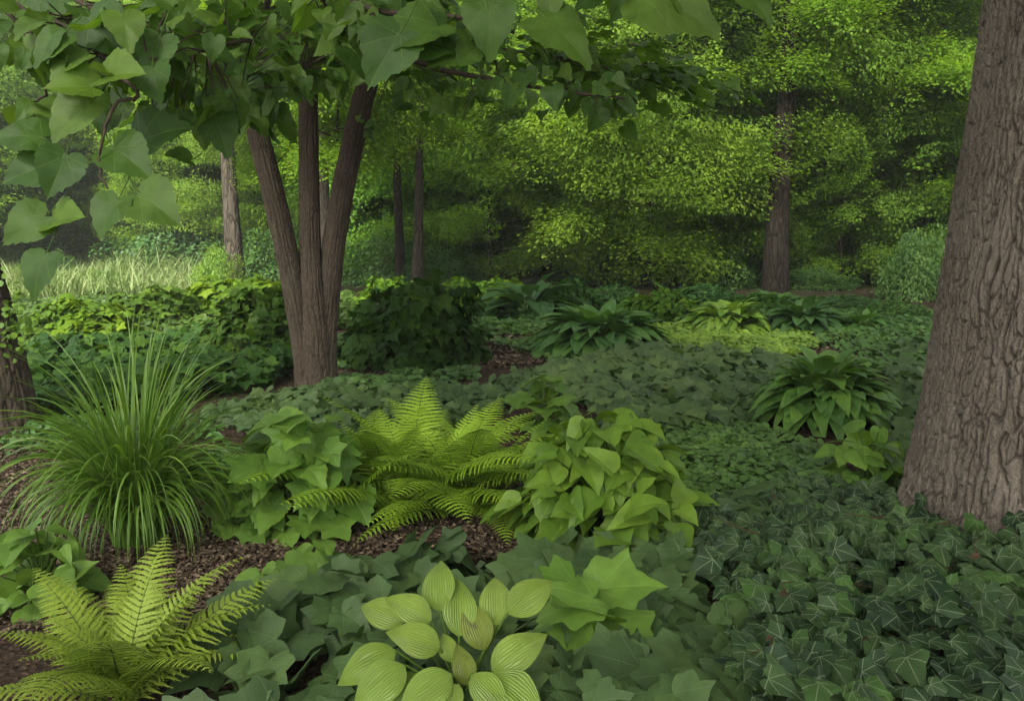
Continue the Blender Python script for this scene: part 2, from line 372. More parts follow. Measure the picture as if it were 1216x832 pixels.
M['gold'] = leaf_mat('golden_leaf', [(.125, .235, .024), (.155, .27, .03), (.19, .30, .042)], 'parallel', (.28, .38, .10), .5, rough=.4, trans=.28, tcol=(1.25, 1.25, .5), spec=.4, bump=.6, spots=None)
M['gold_worn'] = leaf_mat('worn_golden_leaf', [(.10, .16, .016), (.13, .19, .02)], 'parallel', (.22, .27, .06), .5, rough=.45, trans=.25, tcol=(1.2, 1.2, .5), bump=.6, spots=((.10, .085, .03), 26, .57))
M['stalk'] = plain_mat('green_stalk', [(.06, .12, .018), (.09, .15, .025)], .5, .1)
M['stem_brown'] = plain_mat('brown_stem', [(.09, .05, .03), (.14, .08, .05)], .7)
M['fern_near'] = leaf_mat('pale_fern', [(.26, .40, .045), (.30, .43, .055), (.34, .46, .075)], None, rough=.5, trans=.35, tcol=(1.1, 1.15, .6), blot=.15)
M['fern_mid'] = leaf_mat('green_fern', [(.24, .43, .03), (.29, .48, .04), (.34, .52, .055)], None, rough=.5, trans=.35, tcol=(1.1, 1.2, .6), blot=.15)
M['blade'] = leaf_mat('grass_blade', [(.065, .15, .018), (.10, .21, .024), (.155, .28, .045)], None, rough=.42, trans=.3, tcol=(1.3, 1.3, .5), spec=.4)
M['meadow'] = leaf_mat('meadow_blade', [(.11, .20, .05), (.165, .255, .08), (.25, .32, .14)], None, rough=.6, trans=.35, tcol=(1.2, 1.2, .6))
M['chip'] = plain_mat('mulch_chip', [(.038, .026, .019), (.10, .07, .047), (.175, .125, .085), (.29, .22, .155)], .85)
M['dry'] = plain_mat('dry_leaf', [(.06, .036, .022), (.09, .055, .032), (.07, .04, .022)], .7, .15)

def ground_mat():
    m, nt = mk('soil_and_mulch'); b = NB(nt)
    out = b.n('ShaderNodeOutputMaterial'); pr = b.n('ShaderNodeBsdfPrincipled'); g = b.n('ShaderNodeNewGeometry')
    vo = b.n('ShaderNodeTexVoronoi'); nt.links.new(g.outputs['Position'], vo.inputs['Vector']); vo.inputs['Scale'].default_value = 45
    n1 = b.noise(g.outputs['Position'], 1.3, 4); n2 = b.noise(g.outputs['Position'], 60, 4, .7)
    c = b.ramp(vo.outputs['Color'], [(.2, (.03, .02, .014)), (.5, (.075, .048, .032)), (.85, (.14, .092, .06))])
    c = b.mix(b.rng(n2, .35, .65), (.028, .019, .013), c)
    sp = b.n('ShaderNodeSeparateXYZ'); nt.links.new(g.outputs['Position'], sp.inputs[0])
    far = b.rng(sp.outputs[1], 17, 24, 0, 1)
    c = b.mix(b.m('MULTIPLY', far, .85), c, b.ramp(n1, [(.35, (.03, .035, .014)), (.65, (.045, .065, .02))]))
    nt.links.new(c, pr.inputs['Base Color']); pr.inputs['Roughness'].default_value = .95; pr.inputs['Specular IOR Level'].default_value = .1
    bp = b.n('ShaderNodeBump'); bp.inputs['Strength'].default_value = .8; bp.inputs['Distance'].default_value = .015
    nt.links.new(b.m('ADD', vo.outputs['Distance'], n2), bp.inputs['Height']); nt.links.new(bp.outputs[0], pr.inputs['Normal'])
    nt.links.new(pr.outputs[0], out.inputs[0]); return m
M['ground'] = ground_mat()

# ------------------------------------------------------------------ ground
def build_ground():
    n = 181; t = np.linspace(-1, 1, n); sx = np.sinh(t * 5.2) / math.sinh(5.2) * 400
    u = np.linspace(0, 1, n); sy = -30 + np.sinh(u * 4) / math.sinh(4) * 630
    X, Y = np.meshgrid(sx, sy); Z = ground_z(X, Y)
    i, j = np.meshgrid(np.arange(n - 1), np.arange(n - 1)); a = (j * n + i).ravel()
    F = np.stack([a, a + 1, a + n + 1, a + n], -1)
    g = Geo(); V = np.stack([X, Y, Z], -1).reshape(-1, 3); g.raw(V, V[:, :2], F, .5)
    tag(g.build('ground', M['ground']), 'brown mulched soil of the shady garden bed', 'ground', kind='structure')
build_ground()

# ------------------------------------------------------------------ trunks with furrowed bark
def worley(u, v, nu, seed):
    iu = np.floor(u).astype(int); iv = np.floor(v).astype(int); f1 = np.full(u.shape, 9.0); f2 = np.full(u.shape, 9.0); idv = np.zeros(u.shape)
    for du in (-1, 0, 1):
        for dv in (-1, 0, 1):
            cu, cv = iu + du, iv + dv; w = np.mod(cu, nu)
            h = (w * 73856093 ^ cv * 19349663 ^ seed * 83492791) & 0x7fffffff; h = (h ^ (h >> 13)) * 1274126177 & 0x7fffffff
            jx = (h & 1023) / 1023.0; jy = ((h >> 10) & 1023) / 1023.0
            d = np.hypot(cu + .15 + .7 * jx - u, cv + .1 + .8 * jy - v)
            c = d < f1; f2 = np.where(c, f1, np.minimum(f2, d)); idv = np.where(c, ((h >> 20) & 255) / 255.0, idv); f1 = np.where(c, d, f1)
    return f1, f2, idv
def bark_trunk(g, pts, rads, nz, nth, amp, cell_w, cell_h, flare=0.0, flare_h=.4, lobes=5, seed=1, rough=.3, mat=0):
    pts = np.asarray(pts, float); rads = np.asarray(rads, float)
    s = np.linspace(0, 1, len(pts)); t = np.linspace(0, 1, nz)
    def sm(c):   # Catmull-Rom like smoothing
        y = np.interp(t, s, c); k = max(3, nz // (len(pts) * 2)); k += 1 - k % 2
        yp = np.concatenate([2 * y[0] - y[1:k // 2 + 1][::-1], y, 2 * y[-1] - y[-k // 2:-1][::-1]]) if k // 2 else y
        return np.convolve(yp, np.ones(k) / k, 'valid')[:nz]
    C = np.stack([sm(pts[:, k]) for k in range(3)], -1); r = sm(rads)
    ln = np.concatenate([[0], np.cumsum(np.linalg.norm(np.diff(C, axis=0), axis=1))])
    th = np.arange(nth) / nth * 2 * math.pi
    TH, L = np.meshgrid(th, ln); RR = np.broadcast_to(r[:, None], TH.shape)
    nu = max(6, int(round(2 * math.pi * r.mean() / cell_w)))
    cx, cyy = np.cos(TH) * RR / cell_w, np.sin(TH) * RR / cell_w
    PW = np.stack([cx * .55, cyy * .55, L / cell_h], -1)
    w1 = fbm(PW, 3, seed) - .5; w2 = fbm(PW + 31, 3, seed + 9) - .5
    brk = fbm(np.stack([cx * .9, cyy * .9, L / cell_h * 2.2], -1), 3, seed + 21)
    def furrow(freq, wa, ph, wid):
        q = np.mod(TH / (2 * math.pi) * freq + wa + ph, 1.0); q = np.minimum(q, 1 - q) * 2
        return np.exp(-(q / wid) ** 2)
    f_a = furrow(nu, w1 * 2.2, .3, .17 + .12 * brk) * np.clip((brk - .30) * 5, .25, 1)
    f_b = furrow(int(nu * 1.3), w2 * 2.8, .7, .13) * np.clip((.60 - brk) * 6, 0, 1)
    f1, f2, idv = worley(TH / (2 * math.pi) * nu * 1.25 + w2 * 2.2, L / (cell_w * 2.4) + w1 * 3, int(nu * 1.25), seed)
    f_c = np.exp(-((f2 - f1) / .13) ** 2) * np.clip((fbm(PW * 1.7 + 7, 2, seed + 2) - .30) * 5, 0, 1)
    groove = np.maximum(np.maximum(f_a, f_b), .8 * f_c)
    fine = fbm(np.stack([np.cos(TH) * RR * 55, np.sin(TH) * RR * 55, L * 34], -1), 3, seed + 3) - .5
    med = fbm(np.stack([np.cos(TH) * RR * 18, np.sin(TH) * RR * 18, L * 9], -1), 3, seed + 13) - .5
    d = amp * (.45 - groove) + amp * rough * 2.2 * fine + amp * .8 * med
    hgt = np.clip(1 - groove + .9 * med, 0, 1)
    big = (fbm(np.stack([np.cos(TH) * 1.2, np.sin(TH) * 1.2, L * .8], -1), 2, seed + 7) - .5) * .10 * RR
    fl = flare * np.exp(-L / flare_h) * (1 + .35 * np.cos(TH * lobes + seed) + .2 * np.cos(TH * (lobes - 2) + 1.3 * seed))
    rad = RR + d + big + fl
    V = C[:, None] + np.stack([np.cos(TH) * rad, np.sin(TH) * rad, np.zeros_like(TH)], -1)
    i = np.arange(nz - 1)[:, None] * nth; j = np.arange(nth)[None]; k = (j + 1) % nth
    F = np.stack(np.broadcast_arrays(i + j, i + k, i + nth + k, i + nth + j), -1).reshape(-1, 4)
    UV = np.stack([TH / 6.283, L], -1)
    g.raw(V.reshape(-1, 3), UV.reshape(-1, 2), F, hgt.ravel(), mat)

# the big trunk at the right
oak_b = Pd(1300, 0, 4.12); oak_b[2] = 0
oak = tag(empty('oak_tree', oak_b), 'massive tree trunk with deeply furrowed grey-brown bark rising from the ivy', 'tree')
g = Geo()
bark_trunk(g, [(0, 0, -.15), (.0, 0, .5), (.02, .0, 1.3), (.06, .02, 2.2), (.10, .03, 3.2), (.15, .05, 4.6)], [.60, .58, .54, .495, .46, .43], 620, 820, .024, .048, .22, .16, .28, 7, 4, .28)
g.tube(np.array([(.14, .05, 4.5), (.0, -.1, 5.2), (-.45, -.65, 6.8), (-.85, -1.15, 9.5), (-.9, -1.2, 14.5)]), [.44, .42, .38, .28, .06], 40)
g.build('trunk', M['bark_oak'], oak)

# ------------------------------------------------------------------ crowns
def crown_geo(g, H, Rad, z0, nl, seed, T, leaf, twigs=34, per=36, rise=.25, top=1.0, mat=0, limbmat=1, trunk_top=None, shape='dome'):
    r = np.random.default_rng(seed); pos = []; dd = []; nn = []
    for k in range(nl):
        f = (k + r.uniform(0, .8)) / nl; h = z0 + (H - z0) * f * .92
        az = k * 2.399 + r.uniform(-.5, .5)
        if shape == 'dome': rad = Rad * math.sqrt(max(.06, 1 - (f * .98) ** 2.2)) * r.uniform(.75, 1.1)
        else: rad = Rad * math.sin(math.pi * (.18 + .80 * f)) ** .7 * r.uniform(.75, 1.1)
        el = R(r.uniform(5, 26)) + rise * f
        t = np.linspace(0, 1, 9)[:, None]; hd = np.array([math.cos(az), math.sin(az), 0])
        droop = r.uniform(.05, .25)
        path = np.array([0, 0, h]) + hd * rad * t + np.array([0, 0, 1.0]) * (rad * (math.tan(el) * t - droop * t * t * 1.6))
        side = np.array([-hd[1], hd[0], 0]); path += side * (np.sin(t * 3 + r.uniform(0, 6)) * .07 * rad)
        g.tube(path, np.linspace(.024, .005, 9) * Rad / 3 * (1.2 - .5 * f), 5, limbmat)
        for q in range(max(4, int(twigs * (.35 + .65 * rad / Rad)))):
            tt = r.uniform(.12, 1.0) ** .75; i = tt * 8; i0 = min(int(i), 7); base = path[i0] + (path[i0 + 1] - path[i0]) * (i - i0)
            a2 = az + r.choice([-1, 1]) * r.uniform(.2, 1.25); L = Rad * r.uniform(.18, .42) * (1.1 - .45 * tt)
            td = np.array([math.cos(a2), math.sin(a2), r.uniform(-.45, .45)]); td /= np.linalg.norm(td)
            m = max(5, int(per * L / (.3 * Rad))); s = r.uniform(.05, 1.05, m)
            sag = np.stack([np.zeros(m), np.zeros(m), -.22 * L * s * s], -1)
            sd = np.cross(td, [0, 0, 1.0]); sd /= np.linalg.norm(sd)
            lat = r.normal(0, 1, m)
            pp = base + td * (L * s)[:, None] + sag + sd * (lat * .14 * L * (1.1 - .4 * s))[:, None] + r.normal(0, .07 * Rad / 3 + .03, (m, 3))
            ld = td + sd * (np.sign(lat) * r.uniform(.3, 1.2, m))[:, None] + np.stack([np.zeros(m)] * 2 + [r.uniform(-.7, .1, m)], -1)
            pos.append(pp); dd.append(ld); nn.append(np.stack([r.normal(0, .42, m), r.normal(0, .42, m), np.ones(m)], -1))
            if q % 3 == 0: g.tube(np.array([base, base + td * L * .5 + [0, 0, -.05 * L], base + td * L + [0, 0, -.22 * L]]), [.006, .004, .002], 3, limbmat)
    pos = np.concatenate(pos); dd = np.concatenate(dd); nn = np.concatenate(nn)
    cl = fbm(pos * .8, 2, seed)
    rnd = np.clip(.5 + (cl - .5) * 1.2 + r.normal(0, .18, len(pos)), 0, 1)
    g.leaves(T, pos, dd, nn, leaf * r.uniform(.7, 1.25, len(pos)), rnd, mat)
def dome_shrub(rx, ry, h, n, T, leaf, seed, lump=.28, inner=.6, face=.8):
    r = np.random.default_rng(seed)
    u = r.random(n); az = r.uniform(0, 2 * math.pi, n); cz = u ** .85; sz = np.sqrt(np.maximum(0, 1 - cz ** 2))
    dirs = np.stack([np.cos(az) * sz, np.sin(az) * sz, cz], -1)
    lum = 1 + lump * (fbm(dirs * 2.3 + seed * 3.1, 3, seed) - .5) * 2
    rad = lum * (1 - (1 - inner) * r.random(n) ** 1.6)
    pos = dirs * rad[:, None] * np.array([rx, ry, h])
    pos[:, 2] = np.maximum(pos[:, 2], .03)
    nrm = unit(dirs * np.array([1 / rx, 1 / ry, 1 / h])) * face + np.array([0, 0, .7]) + r.normal(0, .38, (n, 3))
    out = dirs * np.array([1, 1, .1]); d = out + np.array([0, 0, -.45]) + r.normal(0, .55, (n, 3))
    rnd = np.clip(.5 + (fbm(pos * 2.5, 2, seed) - .5) * 1.2 + r.normal(0, .2, n), 0, 1)
    g = Geo(); g.leaves(T, pos, d, nrm, leaf * r.uniform(.65, 1.2, n), rnd)
    return g

g = Geo(); crown_geo(g, 15.5, 7.5, 5.2, 24, 71, T_MAPLE_LO, .26, 30, 26, limbmat=1, shape='ball')
g.build('crown', [M['crown'], M['twig']], oak, (-.9, -1.2, 0))

# far trees: one mesh per kind, copied as objects
def shell(g, H, Rad, z0, n, T, leaf, seed):
    r = np.random.default_rng(seed + 300); d = unit(r.normal(0, 1, (n, 3))); hz = (H - z0) / 2
    lum = 1 + .35 * (fbm(d * 2 + seed, 3, seed) - .5) * 2
    pos = d * (lum * (.62 + .42 * np.sqrt(r.random(n))))[:, None] * [Rad, Rad, hz] + [0, 0, z0 + hz]
    c = fbm(pos * [.7, .7, 2.0] + seed, 3, seed + 4); k = (c > .455) & (pos[:, 2] > .15); pos = pos[k]; m = len(pos); d = d[k]
    g.leaves(T, pos, d * [1, 1, .2] + r.normal(0, .5, (m, 3)) + [0, 0, -.45], d * [.55, .55, .2] + [0, 0, .75] + r.normal(0, .32, (m, 3)), leaf * r.uniform(.65, 1.25, m), np.clip((c[k] - .47) * 3.2 + .25 + r.normal(0, .16, m), 0, 1))
def tree_kind(seed, H, Rad, z0, nl, T, leaf, twigs, per, trunk_r, bark, shape='dome', sh=0):
    g = Geo(); crown_geo(g, H, Rad, z0, nl, seed, T, leaf, twigs, per, shape=shape)
    if sh: shell(g, H, Rad, z0, sh, T, leaf, seed)
    cm = g.mesh('crown', [M['crown'], M['twig']])
    g = Geo(); r = np.random.default_rng(seed + 50); k = 9; t = np.linspace(0, 1, k)
    wob = np.stack([np.cumsum(r.normal(0, .06, k)), np.cumsum(r.normal(0, .06, k)), t * H * .95 - .2 * (1 - t)], -1); wob[:, :2] -= wob[0, :2]
    g.tube(wob, trunk_r * (1 - .8 * t) + trunk_r * .35 * np.exp(-t * 14), 14)
    return cm, g.mesh('trunk', M[bark])
K = {}
K['maple'] = tree_kind(11, 9.0, 3.6, .5, 34, T_TINY, .088, 36, 70, .07, 'bark_dark', sh=170000)
K['maple2'] = tree_kind(12, 10.4, 4.0, .8, 34, T_TINY, .088, 36, 70, .08, 'bark_dark', sh=170000)
K['spray'] = tree_kind(16, 10.0, 3.3, 3.4, 30, T_TINY, .085, 48, 110, .04, 'bark_dark', sh=40000)
K['fine'] = tree_kind(13, 9.4, 3.4, .4, 36, T_TINY, .09, 40, 70, .07, 'bark_dark', sh=160000)
K['high'] = tree_kind(14, 19, 5.0, 7.5, 22, T_STAR, .19, 30, 34, .235, 'bark_dark', 'ball')
K['highpale'] = (tree_kind(15, 17, 4.2, 6.5, 20, T_STAR, .19, 28, 34, .19, 'bark_pale', 'ball'))
K['thinpale'] = tree_kind(17, 17, 2.6, 8.5, 11, T_STAR, .17, 20, 24, .19, 'bark_pale', 'ball')
K['thindark'] = tree_kind(18, 17, 2.6, 8.5, 11, T_STAR, .17, 20, 24, .20, 'bark_dark', 'ball')
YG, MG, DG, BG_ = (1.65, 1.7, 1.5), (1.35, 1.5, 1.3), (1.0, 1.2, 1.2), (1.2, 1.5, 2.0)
def far_tree(kind, name, px, depth, sc, color, label, cat='tree', wide=1.0, rz=None, tilt=0.0, group=None):
    p = Pd(px, 300, depth); p[2] = float(ground_z(p[0], p[1]))
    e = tag(empty(name, p, random.uniform(0, 6.28) if rz is None else rz), label, cat, group)
    e.scale = (sc * wide, sc * wide, sc); e.rotation_euler[1] = tilt
    cm, tm = K[kind]
    inst('trunk', tm, e); inst('crown', cm, e, color=color)
    return e
G1 = 'trees of the woodland background'
for hx, hy, hs_, hl in [(-6.5, -5.5, .8, 'unseen tall tree added behind the viewer on the left to shade the front of the bed'), (-1.0, -8.5, .85, 'unseen tall tree added behind the viewer to shade the front of the bed')]:
    e_ = tag(empty('tall_tree', (hx, hy, 0), 1.0, hs_), hl, 'tree', G1); inst('trunk', K['high'][1], e_); inst('crown', K['high'][0], e_, color=MG)  # out-of-view trees, added only to keep sun off the front bed
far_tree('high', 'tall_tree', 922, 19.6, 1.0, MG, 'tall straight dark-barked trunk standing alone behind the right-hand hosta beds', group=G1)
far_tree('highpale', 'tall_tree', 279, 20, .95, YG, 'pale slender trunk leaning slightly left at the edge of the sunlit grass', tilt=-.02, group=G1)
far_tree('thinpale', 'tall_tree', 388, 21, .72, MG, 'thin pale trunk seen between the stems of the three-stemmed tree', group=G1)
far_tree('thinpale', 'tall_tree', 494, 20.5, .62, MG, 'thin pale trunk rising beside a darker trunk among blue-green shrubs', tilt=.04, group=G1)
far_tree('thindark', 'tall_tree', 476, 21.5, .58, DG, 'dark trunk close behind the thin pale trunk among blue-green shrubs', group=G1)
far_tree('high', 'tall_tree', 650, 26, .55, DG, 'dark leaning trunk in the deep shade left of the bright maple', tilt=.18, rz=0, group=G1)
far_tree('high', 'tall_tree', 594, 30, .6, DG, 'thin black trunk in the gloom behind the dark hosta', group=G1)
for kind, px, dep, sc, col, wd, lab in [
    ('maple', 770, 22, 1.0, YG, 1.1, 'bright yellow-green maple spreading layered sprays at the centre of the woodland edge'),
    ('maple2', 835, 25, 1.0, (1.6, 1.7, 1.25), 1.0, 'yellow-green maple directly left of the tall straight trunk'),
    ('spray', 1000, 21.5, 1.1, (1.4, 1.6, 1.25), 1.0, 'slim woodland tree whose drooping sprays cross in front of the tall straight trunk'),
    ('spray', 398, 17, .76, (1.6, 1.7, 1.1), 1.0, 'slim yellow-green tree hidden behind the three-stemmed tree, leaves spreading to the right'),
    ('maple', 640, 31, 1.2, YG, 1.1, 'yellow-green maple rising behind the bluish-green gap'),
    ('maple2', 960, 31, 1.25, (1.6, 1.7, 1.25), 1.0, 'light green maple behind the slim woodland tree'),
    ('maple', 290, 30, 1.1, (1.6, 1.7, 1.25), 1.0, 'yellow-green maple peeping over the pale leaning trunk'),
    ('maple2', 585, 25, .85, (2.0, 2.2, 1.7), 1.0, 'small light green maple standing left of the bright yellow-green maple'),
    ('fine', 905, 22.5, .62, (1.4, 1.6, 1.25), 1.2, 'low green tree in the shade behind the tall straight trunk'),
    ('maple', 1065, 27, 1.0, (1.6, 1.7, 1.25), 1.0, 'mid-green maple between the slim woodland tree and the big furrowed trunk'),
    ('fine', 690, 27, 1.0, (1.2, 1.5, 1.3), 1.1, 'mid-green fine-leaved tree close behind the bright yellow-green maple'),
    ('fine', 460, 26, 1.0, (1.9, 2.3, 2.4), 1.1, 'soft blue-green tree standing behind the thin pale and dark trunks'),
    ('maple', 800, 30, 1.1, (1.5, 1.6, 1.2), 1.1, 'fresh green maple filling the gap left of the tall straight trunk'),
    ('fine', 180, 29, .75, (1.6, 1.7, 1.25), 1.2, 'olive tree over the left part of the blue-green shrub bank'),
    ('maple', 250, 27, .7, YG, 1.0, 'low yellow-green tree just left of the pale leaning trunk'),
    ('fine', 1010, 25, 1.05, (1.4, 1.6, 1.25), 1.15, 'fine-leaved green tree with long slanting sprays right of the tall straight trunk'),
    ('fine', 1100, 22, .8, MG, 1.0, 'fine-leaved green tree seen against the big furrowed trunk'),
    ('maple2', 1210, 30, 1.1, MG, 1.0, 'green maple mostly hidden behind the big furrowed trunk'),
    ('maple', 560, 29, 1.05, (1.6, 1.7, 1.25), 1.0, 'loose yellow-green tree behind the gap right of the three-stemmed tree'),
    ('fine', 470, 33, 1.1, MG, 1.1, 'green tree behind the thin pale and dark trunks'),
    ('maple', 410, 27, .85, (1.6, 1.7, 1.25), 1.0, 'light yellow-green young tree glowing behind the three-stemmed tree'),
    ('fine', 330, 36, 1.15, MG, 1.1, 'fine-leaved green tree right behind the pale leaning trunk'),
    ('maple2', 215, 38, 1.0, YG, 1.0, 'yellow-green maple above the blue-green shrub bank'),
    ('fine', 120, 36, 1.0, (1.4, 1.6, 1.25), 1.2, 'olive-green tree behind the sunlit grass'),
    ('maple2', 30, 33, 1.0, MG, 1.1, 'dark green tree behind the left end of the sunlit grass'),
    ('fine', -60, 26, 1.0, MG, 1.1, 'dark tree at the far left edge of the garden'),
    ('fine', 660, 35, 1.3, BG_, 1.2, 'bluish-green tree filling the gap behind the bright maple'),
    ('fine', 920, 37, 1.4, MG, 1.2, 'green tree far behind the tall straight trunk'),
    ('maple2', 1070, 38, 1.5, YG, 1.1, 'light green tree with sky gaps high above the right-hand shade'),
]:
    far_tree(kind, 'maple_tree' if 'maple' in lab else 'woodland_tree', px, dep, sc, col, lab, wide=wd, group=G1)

# the far wood: one mass that closes the view
def far_wood():
    n = 230000; r = np.random.default_rng(77)
    x = r.uniform(-60, 60, n); y = r.uniform(44, 62, n); top = 15 + 6 * fbm(np.stack([x * .12, y * .05, x * 0], -1), 2, 5)
    z = r.random(n) ** .9 * top; cl = fbm(np.stack([x * .35, y * .35, z * .5], -1), 3, 9); k = cl > .36 + .0075 * z
    pos = np.stack([x, y, z + ground_z(x, y)], -1)[k]; m = len(pos)
    d = r.normal(0, 1, (m, 3)); d[:, 2] -= .5; nn = r.normal(0, .6, (m, 3)); nn[:, 2] += .8; nn[:, 1] -= .3
    g = Geo(); g.leaves(T_TINY, pos, d, nn, r.uniform(.3, .55, m), np.clip(cl[k] + r.normal(0, .15, m), 0, 1))
    o = g.build('far_woods', [M['crown']]); o.color = (2.4, 2.5, 1.9, 1)
    tag(o, 'dense green wood closing off the view far behind the garden', 'woods', kind='stuff')
far_wood()

# ------------------------------------------------------------------ shrubs and leafy mounds
def shrub_meshes():
    S = {}
    S['round'] = dome_shrub(1, 1, 1, 9000, T_TINY, .065, 21, .55, .45).mesh('shrub', M['shrub'])
    S['round2'] = dome_shrub(1, 1, 1, 9000, T_TINY, .065, 22, .6, .45).mesh('shrub', M['shrub'])
    S['mound'] = dome_shrub(1, 1, 1, 2000, T_MAPLE_LO, .155, 23, .5, .5).mesh('mound', M['mound'])
    S['mound2'] = dome_shrub(1, 1, 1, 2000, T_MAPLE_LO, .155, 24, .55, .5).mesh('mound', M['mound'])
    S['fine'] = dome_shrub(1, 1, 1, 3200, T_ROUND, .085, 25, .25, .65).mesh('fine_mound', M['small'])
    S['ovate'] = dome_shrub(1, 1, 1, 1100, T_OVATE, .19, 26, .25, .65).mesh('ovate_mound', M['mound'])
    return S
SH = shrub_meshes()
def shrub(kind, name, px, base_py, wpx, top_py, color, label, cat='shrub', group=None, depth=None, rot=None, dy=1.0):
    p = P(px, base_py) if depth is None else Pd(px, 300, depth)
    z0 = float(ground_z(p[0], p[1])) if depth is not None else float(ground_z(p[0], p[1]))
    rx = wpx / 2 * p[1] / F_PX; 
    zt = Pd(px, top_py, p[1] + rx * .5)[2]; h = max(.12, zt - z0)
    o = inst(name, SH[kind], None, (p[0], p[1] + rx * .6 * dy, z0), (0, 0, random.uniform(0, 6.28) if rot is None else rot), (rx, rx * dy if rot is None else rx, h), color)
    return tag(o, label, cat, group)
GS = 'shrubs along the woodland edge'; GM = 'leafy mounds in the middle beds'
BLUE, GRN, LIT, DRK, PALE = (1.15, 1.35, 1.4), (1.5, 1.5, 1.1), (1.9, 1.75, .9), (1.3, 1.5, 1.4), (2.2, 2.3, 2.1)
for a in [
    ('round', 195, 0, 190, 256, BLUE, 'broad blue-green shrub bank behind the sunlit grass', 25),
    ('round2', 330, 0, 150, 262, (1.3, 1.5, 1.1), 'green shrub in the shade right of the pale leaning trunk', 24),
    ('round', 70, 0, 150, 240, (1.1, 1.15, .85), 'olive shrub at the back of the sunlit grass', 33),
    ('round2', -30, 0, 150, 225, DRK, 'dark shrub at the back left edge of the sunlit grass', 28),
    ('round', 455, 0, 120, 280, (1.3, 1.5, 1.3), 'pale green shrub at the foot of the thin pale trunk', 22),
    ('round2', 545, 0, 150, 215, (1.8, 2.2, 2.2), 'tall blue-green shrub behind the dark hosta', 28),
    ('round', 520, 0, 100, 296, (.9, 1.1, .9), 'low rounded green shrub in front of the tall blue-green shrub', 21),
    ('round2', 640, 0, 120, 255, (1.7, 2.0, 1.8), 'dark shrub in the gloom beside the leaning trunk', 27),
    ('round', 755, 0, 170, 255, (1.4, 1.6, 1.2), 'dark green shrub under the bright maple', 22.5),
    ('round2', 868, 0, 100, 285, (1.4, 1.6, 1.1), 'dark green shrub touching the left side of the tall straight trunk', 21),
    ('round', 975, 0, 110, 318, DRK, 'low dark shrub right of the tall straight trunk', 20.5),
    ('round2', 1035, 0, 120, 275, (1.0, 1.2, 1.1), 'very dark shrub in the shaded gap left of the pale shrub', 25),
    ('round', 1105, 0, 100, 276, PALE, 'pale grey-green shrub beside the big furrowed trunk', 17.5),
    ('round2', 1190, 0, 140, 250, GRN, 'green shrub hidden mostly behind the big furrowed trunk', 20),
]: shrub(a[0], 'woodland_shrub', a[1], 0, a[3], a[4], a[5], a[6], 'shrub', GS, a[7])
for px_, dep_, w_, top_, col_, lab_ in [(110, 20, 60, 322, (1.6, 1.8, 1.0), 'small light shrub standing in the sunlit grass'), (40, 24, 70, 300, (1.3, 1.5, 1.0), 'green shrub at the left side of the sunlit grass'), (250, 18.5, 62, 296, (2.6, 2.5, .9), 'yellowish shrub at the right side of the sunlit grass')]:
    shrub('round', 'woodland_shrub', px_, 0, w_, top_, col_, lab_, 'shrub', GS, dep_)
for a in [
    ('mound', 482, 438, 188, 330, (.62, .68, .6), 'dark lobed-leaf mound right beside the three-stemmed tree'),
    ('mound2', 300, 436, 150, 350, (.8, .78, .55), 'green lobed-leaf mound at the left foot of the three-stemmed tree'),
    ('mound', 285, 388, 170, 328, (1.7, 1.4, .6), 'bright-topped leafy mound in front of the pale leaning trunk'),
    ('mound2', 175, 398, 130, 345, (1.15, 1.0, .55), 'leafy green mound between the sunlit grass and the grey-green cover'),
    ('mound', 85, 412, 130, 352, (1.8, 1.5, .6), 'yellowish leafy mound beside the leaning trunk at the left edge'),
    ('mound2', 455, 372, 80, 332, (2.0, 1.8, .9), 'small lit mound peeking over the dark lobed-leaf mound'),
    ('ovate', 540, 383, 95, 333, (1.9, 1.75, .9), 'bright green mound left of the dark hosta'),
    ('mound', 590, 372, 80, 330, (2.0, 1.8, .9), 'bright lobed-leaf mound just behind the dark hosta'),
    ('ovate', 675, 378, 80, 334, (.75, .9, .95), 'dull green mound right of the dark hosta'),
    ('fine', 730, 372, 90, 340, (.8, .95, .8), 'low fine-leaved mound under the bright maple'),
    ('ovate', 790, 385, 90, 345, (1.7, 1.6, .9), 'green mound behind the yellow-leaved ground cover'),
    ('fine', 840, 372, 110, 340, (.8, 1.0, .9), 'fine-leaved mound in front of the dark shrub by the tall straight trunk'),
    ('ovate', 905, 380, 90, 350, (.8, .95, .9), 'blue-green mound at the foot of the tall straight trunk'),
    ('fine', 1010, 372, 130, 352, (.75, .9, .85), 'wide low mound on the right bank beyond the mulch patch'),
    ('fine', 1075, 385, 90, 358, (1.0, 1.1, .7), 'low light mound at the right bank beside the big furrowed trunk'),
]: shrub(a[0], 'leafy_mound', a[1], a[2], a[3], a[4], a[5], a[6], 'plant', GM)

